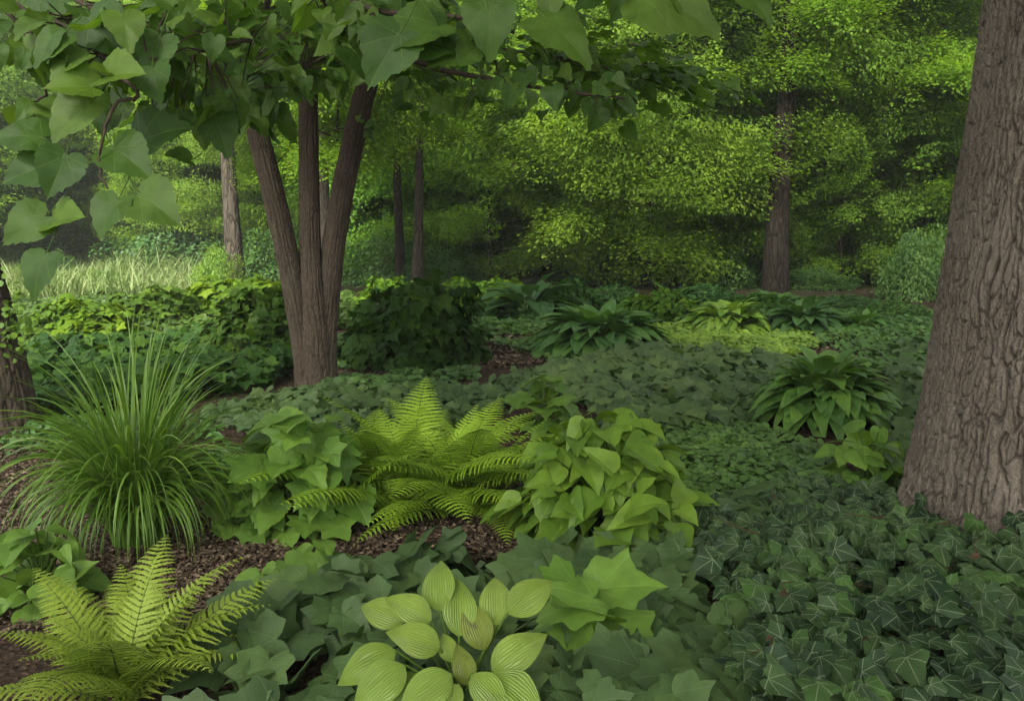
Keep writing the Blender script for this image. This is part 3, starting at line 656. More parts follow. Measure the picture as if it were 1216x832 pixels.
# ------------------------------------------------------------------ hostas of the middle beds
def hosta(px, base_py, wpx, hpx, n, T, color, label, seed, leafk=.42, depth=None):
    r = np.random.default_rng(seed); p = P(px, base_py); Rr = wpx / 2 * p[1] / F_PX; Hh = hpx * p[1] / F_PX
    e = tag(empty('hosta', (p[0], p[1] + Rr * .5, float(ground_z(p[0], p[1])))), label, 'hosta', 'hosta clumps in the beds')
    g = Geo(); st = Geo(); az = np.arange(n) * 2.399 + r.normal(0, .2, n); f = np.sqrt(np.arange(n) + .5) / math.sqrt(n)
    L = Rr * leafk * 2 * r.uniform(.75, 1.1, n) * (.75 + .35 * f)
    el = R(78) - R(80) * f + r.normal(0, .12, n)
    hd = np.stack([np.cos(az), np.sin(az), np.zeros(n)], -1)
    rb = Rr * (.12 + .42 * f); zb = Hh * (.62 - .42 * f ** 1.5) * r.uniform(.85, 1.15, n)
    pos = hd * rb[:, None] + np.stack([np.zeros(n)] * 2 + [zb], -1)
    d = hd * np.cos(el)[:, None] + np.array([0, 0, 1.0]) * np.sin(el)[:, None]
    nn = -hd * np.sin(el)[:, None] + np.array([0, 0, 1.0]) * np.cos(el)[:, None] + r.normal(0, .15, (n, 3))
    g.leaves(T, pos, d, nn, L, None)
    for k in range(n): st.tube(np.array([hd[k] * .03 * r.random(), hd[k] * rb[k] * .45 + [0, 0, zb[k] * .7], pos[k]]), [.008, .006, .005], 4)
    f_ = g.build('foliage', M['hosta'], e); f_.color = (*color, 1)
    st.build('stalk', M['stalk'], e); return e
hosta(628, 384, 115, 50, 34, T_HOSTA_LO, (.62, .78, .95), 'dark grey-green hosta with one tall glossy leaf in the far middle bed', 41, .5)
hosta(718, 428, 195, 62, 190, T_HOSTA_LO, (1.75, 1.8, 1.5), 'wide blue-green hosta clump left of the yellow ground cover', 42, .25)
hosta(872, 398, 120, 42, 140, T_HOSTA_LO, (3.2, 2.5, 1.1), 'yellow-green hosta clump sitting in the yellow ground cover', 43, .25)
hosta(960, 398, 100, 42, 90, T_HOSTA_LO, (.75, .9, .85), 'narrow dark green hosta right of the yellow-green hosta clump', 44, .33)
hosta(995, 512, 205, 105, 230, T_HOSTA, (1.9, 1.8, 1.2), 'large arching green hosta left of the big furrowed trunk', 45, .22)
hosta(925, 376, 85, 30, 60, T_HOSTA_LO, (1.5, 1.6, 1.2), 'blue-green hosta nearest the foot of the tall straight trunk', 47, .3)
hosta(1035, 400, 80, 30, 60, T_HOSTA_LO, (1.3, 1.4, 1.0), 'small green hosta on the right bank beside the bare mulch patch', 48, .3)
hosta(765, 382, 85, 32, 70, T_HOSTA_LO, (2.0, 1.9, 1.0), 'light green hosta just behind the left end of the yellow ground cover', 49, .28)
hosta(800, 372, 70, 28, 30, T_HOSTA_LO, (2.2, 2.0, .9), 'small light hosta in the far bed below the dark shrub', 46, .45)

# ------------------------------------------------------------------ ground covers (nobody could count them)
def cover(name, px, T, size, h, dens, mat, label, color=None, tilt=.35, face=.5, jit=.35, hole=.0, hs=1.4, seed=0, clus=None):
    poly = ground_poly(px); A = poly_area(poly); n = int(dens * A / (size * size * .6)); q = sample_poly(poly, n)
    hn = fbm(np.column_stack([q * hs, np.zeros(n)]), 3, seed + 60)
    k = hn > hole; q = q[k]; hn = hn[k]; n = len(q)
    lay = rng.random(n) ** .6
    z = ground_z(q[:, 0], q[:, 1]) + .015 + h * lay * (.45 + 1.0 * np.clip((hn - .25) * 1.6, 0, 1))
    a = rng.uniform(0, 2 * math.pi, n); d = np.stack([np.cos(a), np.sin(a) - face, -.25 + rng.normal(0, .2, n)], -1)
    nn = np.stack([rng.normal(0, jit, n), -tilt + rng.normal(0, jit, n), np.ones(n)], -1)
    rnd = np.clip(.5 + (fbm(np.column_stack([q * 2.2, np.zeros(n)]), 2, seed + 80) - .5) * 1.3 + rng.normal(0, .22, n), 0, 1)
    g = Geo(); g.leaves(T, np.column_stack([q, z]), d, nn, size * rng.uniform(.6, 1.25, n), rnd)
    o = g.build(name, mat)
    if color: o.color = (*color, 1)
    return tag(o, label, 'ground cover', kind='stuff')
cover('teal_ground_cover_leaves', [(250, 810), (330, 745), (420, 705), (550, 690), (650, 698), (740, 668), (850, 632), (960, 606), (850, 650), (840, 720), (880, 790), (890, 900), (230, 900)], T_MAPLE, .165, .17, 3.4, M['teal'], 'flat dull teal lobed leaves carpeting the front of the bed', hole=.24, seed=1, tilt=.45)
cover('ivy_leaves', [(830, 625), (900, 600), (990, 588), (1075, 606), (1110, 632), (1250, 610), (1550, 590), (1750, 640), (1700, 900), (880, 900), (850, 740)], T_IVY, .102, .165, 3.7, M['ivy'], 'dark ivy leaves with pale veins covering the ground below the big furrowed trunk', hole=.2, seed=2, tilt=.55, jit=.42, face=.75)
cover('small_ground_cover_leaves', [(745, 530), (860, 505), (960, 530), (1050, 565), (1060, 585), (960, 598), (850, 612), (800, 590)], T_ROUND, .05, .10, 3.2, M['small'], 'low cover of tiny round green leaves between the leafy plant and the big furrowed trunk', (1.15, 1.15, .95), hole=.33, seed=3)
cover('grey_green_ground_cover_leaves', [(620, 455), (700, 440), (800, 428), (930, 438), (915, 480), (900, 505), (850, 515), (745, 530), (700, 490)], T_MAPLE_LO, .15, .18, 3.2, M['teal_light'], 'grey-green lobed leaves spreading below the wide blue-green hosta clump', hole=.28, seed=4)
cover('teal_low_leaves', [(240, 500), (380, 470), (500, 475), (620, 452), (650, 470), (560, 510), (420, 530), (300, 520)], T_MAPLE_LO, .10, .14, 2.2, M['teal'], 'low bluish leaves around the foot of the three-stemmed tree', hole=.30, seed=5)
cover('yellow_ground_cover_leaves', [(770, 395), (860, 385), (960, 395), (968, 415), (895, 436), (790, 428)], T_ROUND, .06, .10, 3.2, M['small'], 'bright yellow-green carpet of tiny leaves around the yellow-green hosta', (2.7, 2.2, 1.1), hole=.33, seed=6)
cover('dusky_ground_cover_leaves', [(40, 425), (250, 405), (350, 440), (320, 462), (170, 490), (60, 500), (40, 470)], T_MAPLE_LO, .13, .24, 3.2, M['mound'], 'dusky grey-green leaf carpet behind the tall ornamental grass', (.75, .82, .95), hole=.22, seed=7)
cover('bank_ground_cover_leaves', [(930, 372), (1110, 372), (1110, 420), (1060, 408), (985, 400), (960, 392)], T_ROUND, .075, .12, 2.4, M['small'], 'thin green leaf cover on the far right bank', (.95, 1.05, .85), hole=.27, seed=8)
cover('path_edge_leaves', [(555, 405), (620, 388), (700, 385), (790, 392), (770, 430), (660, 445), (640, 425)], T_ROUND, .065, .09, 1.5, M['small'], 'sparse pale leaves along the mulch gap beside the wide hosta clump', (1.3, 1.25, 1.0), hole=.40, seed=9)
cover('far_bed_leaves', [(400, 372), (520, 366), (760, 360), (930, 358), (920, 384), (780, 392), (560, 400), (520, 400)], T_ROUND, .09, .16, 2.4, M['small'], 'mixed green undergrowth filling the far beds', (.9, 1.0, .7), hole=.3, seed=10)
cover('clearing_edge_leaves', [(-120, 372), (120, 356), (420, 356), (420, 392), (250, 405), (40, 425), (-120, 440)], T_ROUND, .10, .22, 2.4, M['small'], 'green undergrowth between the sunlit grass and the three-stemmed tree', (.75, .72, .45), hole=.22, seed=13)
cover('mulch_gap_leaves', [(390, 405), (560, 395), (570, 472), (390, 484), (360, 440)], T_ROUND, .07, .08, 1.7, M['small'], 'sparse small leaves over the mulch between the three-stemmed tree and the wide hosta clump', (.85, .9, .8), hole=.44, seed=14)
cover('mulch_patch_leaves', [(945, 400), (990, 388), (1110, 388), (1110, 445), (1040, 445), (965, 432)], T_ROUND, .07, .10, 1.6, M['small'], 'sparse green leaves over the bare mulch patch on the right bank', (.95, 1.0, .8), hole=.46, seed=15)
cover('right_bed_leaves', [(1060, 420), (1130, 420), (1150, 600), (1060, 590), (1000, 575), (1060, 540)], T_MAPLE_LO, .12, .14, 2.4, M['teal'], 'scattered dull green leaves beside the foot of the big furrowed trunk', hole=.34, seed=11)
cover('left_bed_leaves', [(-300, 480), (120, 490), (250, 510), (300, 560), (240, 600), (120, 560), (20, 545), (-300, 560)], T_TINY, .07, .12, 1.6, M['small'], 'thin weedy leaves on the mulch behind the tall ornamental grass', (.8, .95, .8), hole=.36, seed=12)

# ------------------------------------------------------------------ mulch chips and dry leaves
def mulch():
    g = Geo()
    for px, size, dens in [([(-350, 530), (60, 530), (130, 600), (260, 620), (480, 595), (560, 605), (720, 635), (680, 665), (420, 680), (300, 740), (100, 760), (-350, 760)], .021, 2.2),
                           ([(340, 440), (490, 436), (540, 470), (390, 485)], .035, 1.5), ([(530, 398), (650, 392), (650, 432), (540, 442)], .045, 1.4),
                           ([(955, 404), (985, 394), (1025, 390), (1070, 394), (1095, 405), (1085, 425), (1050, 436), (1000, 432), (970, 420)], .045, 1.4), ([(770, 585), (860, 580), (1080, 540), (1070, 600), (850, 630), (780, 625)], .028, 1.3)]:
        poly = ground_poly(px); n = int(dens * poly_area(poly) / (size * size * .35)); q = sample_poly(poly, n)
        z = ground_z(q[:, 0], q[:, 1]) + rng.uniform(.002, .022, n); a = rng.uniform(0, 6.28, n)
        d = np.stack([np.cos(a), np.sin(a), rng.normal(0, .3, n)], -1); nn = np.stack([rng.normal(0, .4, n), rng.normal(0, .4, n), np.ones(n)], -1)
        g.leaves([tiny_leaf(.22, .1, .05), tiny_leaf(.35, .05, .15), tiny_leaf(.14, -.05, .0)], np.column_stack([q, z]), d, nn, size * rng.uniform(.5, 1.7, n), rng.random(n) ** 1.4)
    tag(g.build('mulch_chip_debris', M['chip']), 'brown bark mulch chips lying between the plants', 'mulch', kind='stuff')
mulch()
def dry_leaves():
    g = Geo(); poly = ground_poly([(840, 630), (990, 595), (1100, 640), (1200, 690), (1250, 860), (900, 860)])
    n = 18; q = sample_poly(poly, n); z = rng.uniform(.12, .2, n); a = rng.uniform(0, 6.28, n)
    g.leaves(T_OVATE, np.column_stack([q, z]), np.stack([np.cos(a), np.sin(a), rng.normal(0, .4, n)], -1), np.stack([rng.normal(0, .7, n), rng.normal(0, .7, n), np.ones(n)], -1), rng.uniform(.02, .042, n))
    for k in range(12):
        p = np.array([*q[k], z[k]]); a_ = rng.uniform(0, 6.28); L = rng.uniform(.1, .3); dv = np.array([math.cos(a_), math.sin(a_), 0]); sd = np.array([-dv[1], dv[0], 0])
        g.tube(np.array([p, p + dv * L * .5 + sd * .03 + [0, 0, .01], p + dv * L]), [.003, .0025, .0015], 5)
    tag(g.build('dry_leaf_litter', M['dry']), 'curled brown dead leaves and twigs caught on the ivy', 'leaf litter', kind='stuff')
dry_leaves()

# ------------------------------------------------------------------ meadow grass in the far clearing
def blades(g, base, az, L, e0, e1, width, S=8, rnd=None, power=1.0):
    N = len(base); t = np.linspace(0, 1, S); e = e0[:, None] + (e1 - e0)[:, None] * t[None] ** power
    step = L[:, None] / (S - 1); dh = np.cos(e) * step; dz = np.sin(e) * step
    h = np.concatenate([np.zeros((N, 1)), np.cumsum(dh[:, :-1], 1)], 1); z = np.concatenate([np.zeros((N, 1)), np.cumsum(dz[:, :-1], 1)], 1)
    hd = np.stack([np.cos(az), np.sin(az), np.zeros(N)], -1)
    C = base[:, None] + hd[:, None] * h[..., None] + np.array([0, 0, 1.0]) * z[..., None]
    C[..., 2] = np.maximum(C[..., 2], .012)
    sd = np.stack([-np.sin(az), np.cos(az), np.zeros(N)], -1); roll = rng.normal(0, .5, N)
    up = np.stack([-np.sin(e) * hd[:, None, 0], -np.sin(e) * hd[:, None, 1], np.cos(e)], -1)
    W = sd[:, None] * np.cos(roll)[:, None, None] + up * np.sin(roll)[:, None, None]
    w = width[:, None] * (np.minimum(1, .45 + t * 3) * np.clip((1 - t) * 2.2, 0.03, 1) ** .8)[None]
    g.strips(C, W, w, rng.random(N) if rnd is None else rnd)
def meadow():
    g = Geo(); poly = [tuple(P(20, 366)[:2]), tuple(P(250, 356)[:2]), (-8.0, 25.0), (-9, 34), (-22, 34), (-12, 18)]
    n = 26000; q = sample_poly(poly, n); z = ground_z(q[:, 0], q[:, 1])
    blades(g, np.column_stack([q, z]), rng.uniform(0, 6.28, n), rng.uniform(.2, .55, n) * (.6 + 1.5 * fbm(np.column_stack([q * .5, z]), 2, 44) ** 2 * 1.4), R(1) * rng.uniform(60, 100, n), R(1) * rng.uniform(-20, 50, n), rng.uniform(.012, .028, n), 5)
    tag(g.build('meadow_grass', M['meadow']), 'pale sunlit long grass in the clearing behind the beds', 'grass', kind='stuff')
meadow()

# ------------------------------------------------------------------ tall ornamental grass
gp = P(160, 650)
og = tag(empty('ornamental_grass', gp, 0), 'tall fountain-like clump of arching green grass blades on the mulch', 'grass clump')
g = Geo(); n = 900; a = rng.uniform(0, 6.28, n); rb = .13 * np.sqrt(rng.random(n))
f = rng.random(n)
blades(g, np.column_stack([np.cos(a) * rb, np.sin(a) * rb + .05, np.zeros(n)]), a + rng.normal(0, .5, n), (.62 + .60 * rng.random(n)) * (1 - .26 * f), R(92) - R(13) * f, R(62) - R(172) * np.clip(f ** .6 + rng.normal(0, .14, n), 0, 1), rng.uniform(.008, .019, n), 14, None, 1.25)
g.build('foliage', M['blade'], og); og.scale = (.84, .84, 1.02)
g = Geo(); n = 160; a = rng.uniform(0, 6.28, n); rb = .2 * np.sqrt(rng.random(n))
# ------------------------------------------------------------------ ferns
def frond_mesh(L, e0, e1, pairs, maxp, K, seed, mat, power=1.2, droop=.35, lean=68):
    r = np.random.default_rng(seed); g = Geo(); S = 60; t = np.linspace(0, 1, S); e = e0 + (e1 - e0) * t ** power
    y = np.concatenate([[0], np.cumsum(np.cos(e) * L / (S - 1))[:-1]]); z = np.concatenate([[0], np.cumsum(np.sin(e) * L / (S - 1))[:-1]])
    side = r.normal(0, .05) * L * np.sin(t * 2.2) 
    path = np.stack([side, y, z], -1); g.tube(path[::4], np.linspace(.0042, .0008, 15), 5, 1)
    tan = unit(np.gradient(path, axis=0))
    pos, dd, nn, sz = [], [], [], []; pw = .47 * .9 * L / pairs
    for k in range(pairs):
        s = .10 + .895 * (k / (pairs - 1)) ** .95; i = min(int(s * (S - 1)), S - 2); p = path[i] + (path[i + 1] - path[i]) * (s * (S - 1) - i); tg = tan[i]
        nr = np.cross(np.array([1.0, 0, 0]), tg); q = (s - .1) / .9
        l = maxp * L * min(1, .45 + q * 2.4) * (1 - q ** 1.7) ** .9 + .006
        for sg in (-1, 1):
            lat = np.cross(tg, nr) * sg
            ang = R(lean) + r.normal(0, .05); pd = unit(lat * math.sin(ang) + tg * math.cos(ang) + nr * .10)
            m = max(3, int(l / (pw * .46))); u = (np.arange(m) + .6) / m
            c = p + pd * (l * u)[:, None] - nr * (droop * l * u * u)[:, None] + r.normal(0, .0012, (m, 3))
            dirn = unit(pd - nr * .5 * droop)
            pl = pw * (1.0 - .75 * u ** 1.6) * min(1, .35 + l / (maxp * L)) * r.uniform(.9, 1.1, m)
            g.tube(np.stack([p, p + pd * l * .5 - nr * droop * l * .25, p + pd * l - nr * droop * l]), [.0012, .001, .0006], 3, 1)
            if m > 2:
                acw = np.cross(nr, dirn); S2 = 6; uu = np.linspace(0, 1, S2); cc = p + pd * (l * uu)[:, None] - nr * (droop * l * uu * uu)[:, None] + nr * .0006
                g.strips(cc[None], np.broadcast_to(acw, (1, S2, 3)), (pw * 1.25 * min(1, .35 + l / (maxp * L)) * np.clip(1.05 - uu ** 2, .05, 1))[None], np.array([r.uniform(.35, .65)]))
            for s2 in (-1, 1):
                ac = np.cross(nr, dirn) * s2
                pos.append(c); dd.append(np.broadcast_to(unit(ac * .85 + dirn * .6), (m, 3))); nn.append(np.broadcast_to(nr + ac * .15, (m, 3)) + r.normal(0, .15, (m, 3))); sz.append(pl)
    pos = np.concatenate(pos); g.leaves(T_PINN, pos, np.concatenate(dd), np.concatenate(nn), np.concatenate(sz), np.clip(r.normal(.5, .2, len(pos)), 0, 1))
    return g.mesh('frond', [mat, M['stalk']])
def pinnule():
    V = np.array([(0, 0, 0), (.32, .15, .03), (.34, .62, .02), (.15, .95, -.05), (-.15, .95, -.05), (-.34, .62, .02), (-.32, .15, .03)], float)
    return dict(V=V, UV=V[:, :2] + [.5, 0], F=[(0, 1, 2), (0, 2, 3, 4), (0, 4, 5), (0, 5, 6)])
T_PINN = [pinnule()]
def fern(name, px, py, n, L, meshes, label, seed, tilt=(0, 0), spread=.04, inner=.35):
    r = np.random.default_rng(seed); p = P(px, py); e = tag(empty(name, (p[0], p[1], float(ground_z(p[0], p[1])))), label, 'fern')
    for k in range(n):
        az = k * 2.399 + r.normal(0, .18); f = (k + .5) / n
        kind = meshes[min(len(meshes) - 1, int(f * len(meshes)))]
        s = r.uniform(.82, 1.12) * (1.0 if f > .25 else .9)
        inst('frond', kind, e, (r.uniform(-spread, spread), r.uniform(-spread, spread) * .6, 0.0), (r.normal(0, .08), r.normal(0, .14), az), (s * r.uniform(.9, 1.1), s, s))
    return e
near_fr = [frond_mesh(.50, R(80), R(30), 24, .24, 13, 1, M['fern_near']), frond_mesh(.56, R(70), R(8), 25, .24, 13, 2, M['fern_near']), frond_mesh(.58, R(58), R(-5), 25, .24, 13, 3, M['fern_near']), frond_mesh(.54, R(44), R(-22), 24, .21, 13, 4, M['fern_near'])]
fern('fern', 150, 836, 30, 1, near_fr, 'pale yellow-green fern with feathery arching fronds below the tall ornamental grass', 5)
mid_fr = [frond_mesh(.72, R(82), R(40), 28, .21, 12, 6, M['fern_mid']), frond_mesh(.82, R(68), R(15), 29, .21, 12, 7, M['fern_mid']), frond_mesh(.92, R(52), R(-2), 29, .21, 12, 8, M['fern_mid']), frond_mesh(.88, R(42), R(-16), 28, .22, 12, 9, M['fern_mid']), frond_mesh(.62, R(38), R(-35), 26, .22, 10, 10, M['fern_mid'])]
fern('fern', 494, 602, 100, 1, mid_fr, 'wide bushy bright green fern in the centre of the bed', 8, spread=.30).scale = (1.10, 1.05, .86)

# ------------------------------------------------------------------ leafy plants
def leafy(name, px, base_py, wpx, top_py, n, T, size, mat, label, seed, cat='plant', lump=.2, stemmat='stalk', facing=.35):
    r = np.random.default_rng(seed); p = P(px, base_py); rx = wpx / 2 * p[1] / F_PX; h = Pd(px, top_py, p[1] + rx * .6)[2]
    e = tag(empty(name, (p[0], p[1] + rx * .75, float(ground_z(p[0], p[1])))), label, cat)
    az = np.arange(n) * 2.399 + r.normal(0, .3, n); cz = np.sqrt((np.arange(n) + .5) / n)[::-1] * .98; sz = np.sqrt(1 - cz ** 2)
    dirs = np.stack([np.cos(az) * sz, np.sin(az) * sz, cz], -1)
    rad = (1 + lump * r.normal(0, .8, n)).clip(.55, 1.15)
    pos = dirs * rad[:, None] * np.array([rx - size * .35, rx - size * .35, h * 1.08]); pos[:, 2] = np.maximum(pos[:, 2] - .10 * h, .035)
    nn = dirs * .45 + np.array([0, -facing, .95]) + r.normal(0, .33, (n, 3))
    d = dirs * [1, 1, 0] + np.array([0, -.35, -.40]) + r.normal(0, .65, (n, 3))
    ns = n // 3; a2 = np.arange(ns) * 2.399 + r.normal(0, .3, ns); r2 = (rx - size * .6) * r.uniform(.72, 1.0, ns)
    hd2 = np.stack([np.cos(a2), np.sin(a2), np.zeros(ns)], -1)
    pos = np.vstack([pos, hd2 * r2[:, None] + np.stack([np.zeros(ns)] * 2 + [h * r.uniform(.06, .34, ns)], -1)])
    d = np.vstack([d * [1, 1, .6], hd2 + np.stack([np.zeros(ns)] * 2 + [r.uniform(-.45, -.1, ns)], -1)]); nn = np.vstack([nn + [0, 0, .25], hd2 * .35 + r.normal(0, .2, (ns, 3)) + [0, 0, 1]]); n = n + ns
    g = Geo(); g.leaves(T, pos, d, nn, size * r.uniform(.65, 1.2, n)); g.build('foliage', mat, e)
    s = Geo()
    for k in range(0, n): s.tube(np.array([[r.normal(0, .05), r.normal(0, .05), 0], pos[k] * [.5, .5, .75], pos[k]]), [.005, .004, .0025], 4)
    s.build('stem', M[stemmat], e); return e
leafy('ovate_leaf_plant', 722, 668, 250, 512, 230, T_OVATE + T_HEART[:2], .155, M['ovate'], 'bushy plant with broad pointed light green leaves right of the bushy fern', 61)
leafy('lobed_leaf_plant', 345, 648, 165, 500, 70, T_MAPLE + T_GRAPE[:2], .165, M['lobed'], 'light green plant with lobed leaves between the ornamental grass and the bushy fern', 62)
leafy('lobed_leaf_plant', 285, 640, 90, 560, 22, T_MAPLE, .15, M['lobed'], 'small lobed-leaf plant tucked against the ornamental grass', 63)
leafy('broad_leaf_plant', 32, 742, 120, 640, 34, T_OVATE + T_HEART, .125, M['lobed'], 'light green broad-leaved plant at the left edge of the mulch', 64)
leafy('broad_leaf_plant', 1045, 592, 110, 515, 36, T_HEART, .15, M['lobed'], 'green broad-leaved plant at the left foot of the big furrowed trunk', 65)
leafy('lobed_leaf_plant', 372, 688, 70, 648, 7, T_GRAPE[:3], .14, M['lobed'], 'single sprig of pale lobed leaves on the mulch below the bushy fern', 66)
leafy('lobed_leaf_plant', 322, 735, 100, 672, 12, T_GRAPE[:3] + T_HEART, .15, M['lobed'], 'pale lobed leaves right of the pale yellow-green fern', 67)
leafy('lobed_leaf_plant', 700, 800, 130, 700, 11, T_MAPLE, .20, M['lobed'], 'large light lobed leaves right of the golden ribbed plant', 68)
leafy('lobed_leaf_plant', 870, 850, 100, 805, 8, T_MAPLE, .17, M['lobed'], 'light lobed leaves at the bottom edge beside the ivy', 69)
leafy('lobed_leaf_plant', 650, 520, 90, 455, 24, T_MAPLE, .16, M['lobed'], 'low lobed-leaf plant behind the bushy fern', 70)

# golden ribbed plant in the foreground: every leaf placed by hand
gb = P(548, 850)
gold = tag(empty('golden_hosta', gb), 'small golden-green plant with ribbed oval leaves at the bottom of the bed', 'hosta')
LV = [((523, 726), (519, 664), 2.50, 2.60, 0), ((512, 738), (462, 705), 2.46, 2.48, 0), ((481, 738), (430, 717), 2.52, 2.55, 0), ((523, 770), (467, 748), 2.40, 2.36, 0),
      ((470, 772), (404, 803), 2.42, 2.34, 0), ((481, 789), (422, 836), 2.36, 2.26, 0), ((537, 800), (477, 838), 2.30, 2.20, 0), ((545, 756), (546, 686), 2.46, 2.54, 0),
      ((589, 743), (588, 685), 2.50, 2.58, 0), ((602, 728), (654, 689), 2.50, 2.54, 0), ((584, 798), (642, 752), 2.36, 2.38, 0), ((586, 802), (640, 840), 2.32, 2.22, 0),
      ((575, 772), (556, 714), 2.44, 2.50, 1), ((556, 814), (545, 766), 2.34, 2.38, 1), ((536, 786), (527, 752), 2.40, 2.44, 0), ((560, 800), (600, 842), 2.30, 2.22, 0), ((500, 800), (450, 850), 2.40, 2.32, 0), ((545, 812), (520, 850), 2.28, 2.2, 0)]
T_GOLD = [grid_leaf(w, 12, 10, f, d, .012, s, .82, .0, c) for s, (w, f, d, c) in enumerate([(.62, .35, .16, .06), (.58, .5, .25, .10), (.66, .4, .12, .08)])]
for k, (b, t, d0, d1, worn) in enumerate(LV):
    pb = Pd(*b, d0); pt = Pd(*t, d1); ax = pt - pb; L = np.linalg.norm(ax)
    nn = np.array([rng.normal(0, .18), -.75, .75]); g = Geo()
    g.leaves([T_GOLD[k % 3]], (pb - gb)[None], ax[None], nn[None], [L * 1.06], [rng.random()], wide=[1.0])
    lf = g.build('leaf', M['gold_worn' if worn else 'gold'], gold)
    if worn: lf['label'] = 'leaf with brown blotches'
    s = Geo(); mid = (pb - gb) * [.45, .45, .55] + np.array([0, .02, 0]); s.tube(np.array([[0, 0, 0], mid, pb - gb, pb - gb + ax * .12 - [0, -.004, .004]]), [.006, .005, .0035, .002], 6)
    s.build('stalk', M['stalk'], gold)

# ------------------------------------------------------------------ three-stemmed tree
mb = P(377, 461)
mt = tag(empty('three_stemmed_tree', mb), 'three-stemmed tree with ridged brown bark standing in the middle bed', 'tree')
D = mb[1]
def rel(px, py, dy=0.0): return Pd(px, py, D + dy) - mb
for pts, rads, sd in [
    ([(rel(370, 470)), rel(360, 400), rel(345, 320, -.05), rel(325, 230, -.12), rel(304, 150, -.2), rel(288, 60, -.3), rel(270, -60, -.4), rel(240, -240, -.6)], [0.115, 0.107, 0.100, 0.096, 0.089, 0.078, 0.067, 0.037], 3),
    ([(rel(378, 475)), rel(376, 400, -.04), rel(369, 320, -.02), rel(367, 230, .05), rel(366, 130, .1), rel(366, 0, .15), rel(362, -160, .2), rel(360, -320, .2)], [0.141, 0.122, 0.096, 0.087, 0.081, 0.074, 0.063, 0.037], 4),
    ([(rel(384, 470)), rel(385, 400, .03), rel(395, 300, .06), rel(408, 220, .1), rel(428, 130, .12), rel(447, 60, .15), rel(475, -60, .2), rel(510, -240, .3)], [0.111, 0.107, 0.100, 0.100, 0.095, 0.085, 0.070, 0.037], 5)]:
    g = Geo(); bark_trunk(g, pts, rads, 420, 150,   .010, .034, .30, .03, .15, 5, sd, .3); g.build('stem', M['bark_multi'], mt)
def crown_parts():
    g = Geo(); r = np.random.default_rng(31)
    h0 = rel(366, 0)[2]
    crown_geo(g, 6.8, 3.0, h0 - .55, 22, 33, T_GRAPE[:3], .13, 22, 24, limbmat=1)
    g.build('crown', [M['grape'], M['twig']], mt)
crown_parts()
def hanging(parent, origin, path, rad, clusters, name='branch', wood=True, T=T_GRAPE, mat='grape'):
    """one limb (path in photo pixels and depth) with the leaves that hang along it"""
    g = Geo()
    pts = np.array([Pd(*q) for q in path]) - origin
    t = np.linspace(0, 1, len(pts)); tt = np.linspace(0, 1, 26); pp = np.stack([np.interp(tt, t, pts[:, k]) for k in range(3)], -1)
    for _ in range(2): pp[1:-1] = (pp[:-2] + pp[1:-1] * 2 + pp[2:]) / 4
    pp += rng.normal(0, .006, pp.shape); g.tube(pp, np.linspace(rad, rad * .35, 26), 7)
    pos, dd, nn, sz = [], [], [], []
    for cx, cy, rx, ry, d0, d1, n, size in clusters:
        a = rng.uniform(0, 6.28, n); q = np.sqrt(rng.random(n)); dep = rng.uniform(d0, d1, n)
        for k in range(n):
            p = Pd(cx + rx * q[k] * math.cos(a[k]), cy + ry * q[k] * math.sin(a[k]), dep[k]) - origin
            i = np.argmin(np.linalg.norm(pp - p, axis=1)); tw = pp[i]; ln = np.linalg.norm(p - tw)
            if ln > .02 and k % 2 == 0: g.tube(np.array([tw, (tw + p) / 2 + [0, 0, .06 * ln], p]), [.0045, .0032, .002], 5)
            out = unit(p - tw) * .5
            pos.append(p); dd.append(out + np.array([rng.normal(0, .55), rng.normal(-.25, .4), rng.normal(-.45, .35)])); nn.append(np.array([rng.normal(0, .45), rng.normal(-.55, .35), .75])); sz.append(size * rng.uniform(.5, 1.08))
    b = g.build(name, M['twig'], parent)
    if pos:
        f = Geo(); f.leaves(T, np.array(pos), np.array(dd), np.array(nn), np.array(sz)); f.build('foliage', M[mat], b)
    return b
hanging(mt, mb, [(330, -40, 7.6), (310, 30, 6.6), (290, 80, 5.6), (262, 118, 4.9)], .03, [(290, 90, 75, 55, 4.9, 6.2, 102, 0.140), (320, 40, 80, 50, 5.2, 7, 102, 0.140)])
hanging(mt, mb, [(420, 10, 7.8), (405, 40, 6.8), (385, 60, 6.0), (350, 85, 5.4)], .03, [(375, 72, 75, 35, 5.2, 6.4, 88, 0.148), (400, 25, 80, 35, 5.4, 7, 85, 0.140), (325, 140, 22, 14, 5.4, 5.8, 8, 0.203)])
hanging(mt, mb, [(455, 60, 8.0), (530, 85, 7.4), (620, 100, 6.9), (740, 118, 6.4)], .028, [(520, 112, 45, 20, 6.8, 7.4, 12, 0.15), (610, 100, 75, 22, 6.4, 7.2, 26, 0.15), (710, 112, 42, 26, 6.2, 6.8, 20, 0.15), (430, 150, 14, 14, 7.6, 7.8, 7, 0.109)])

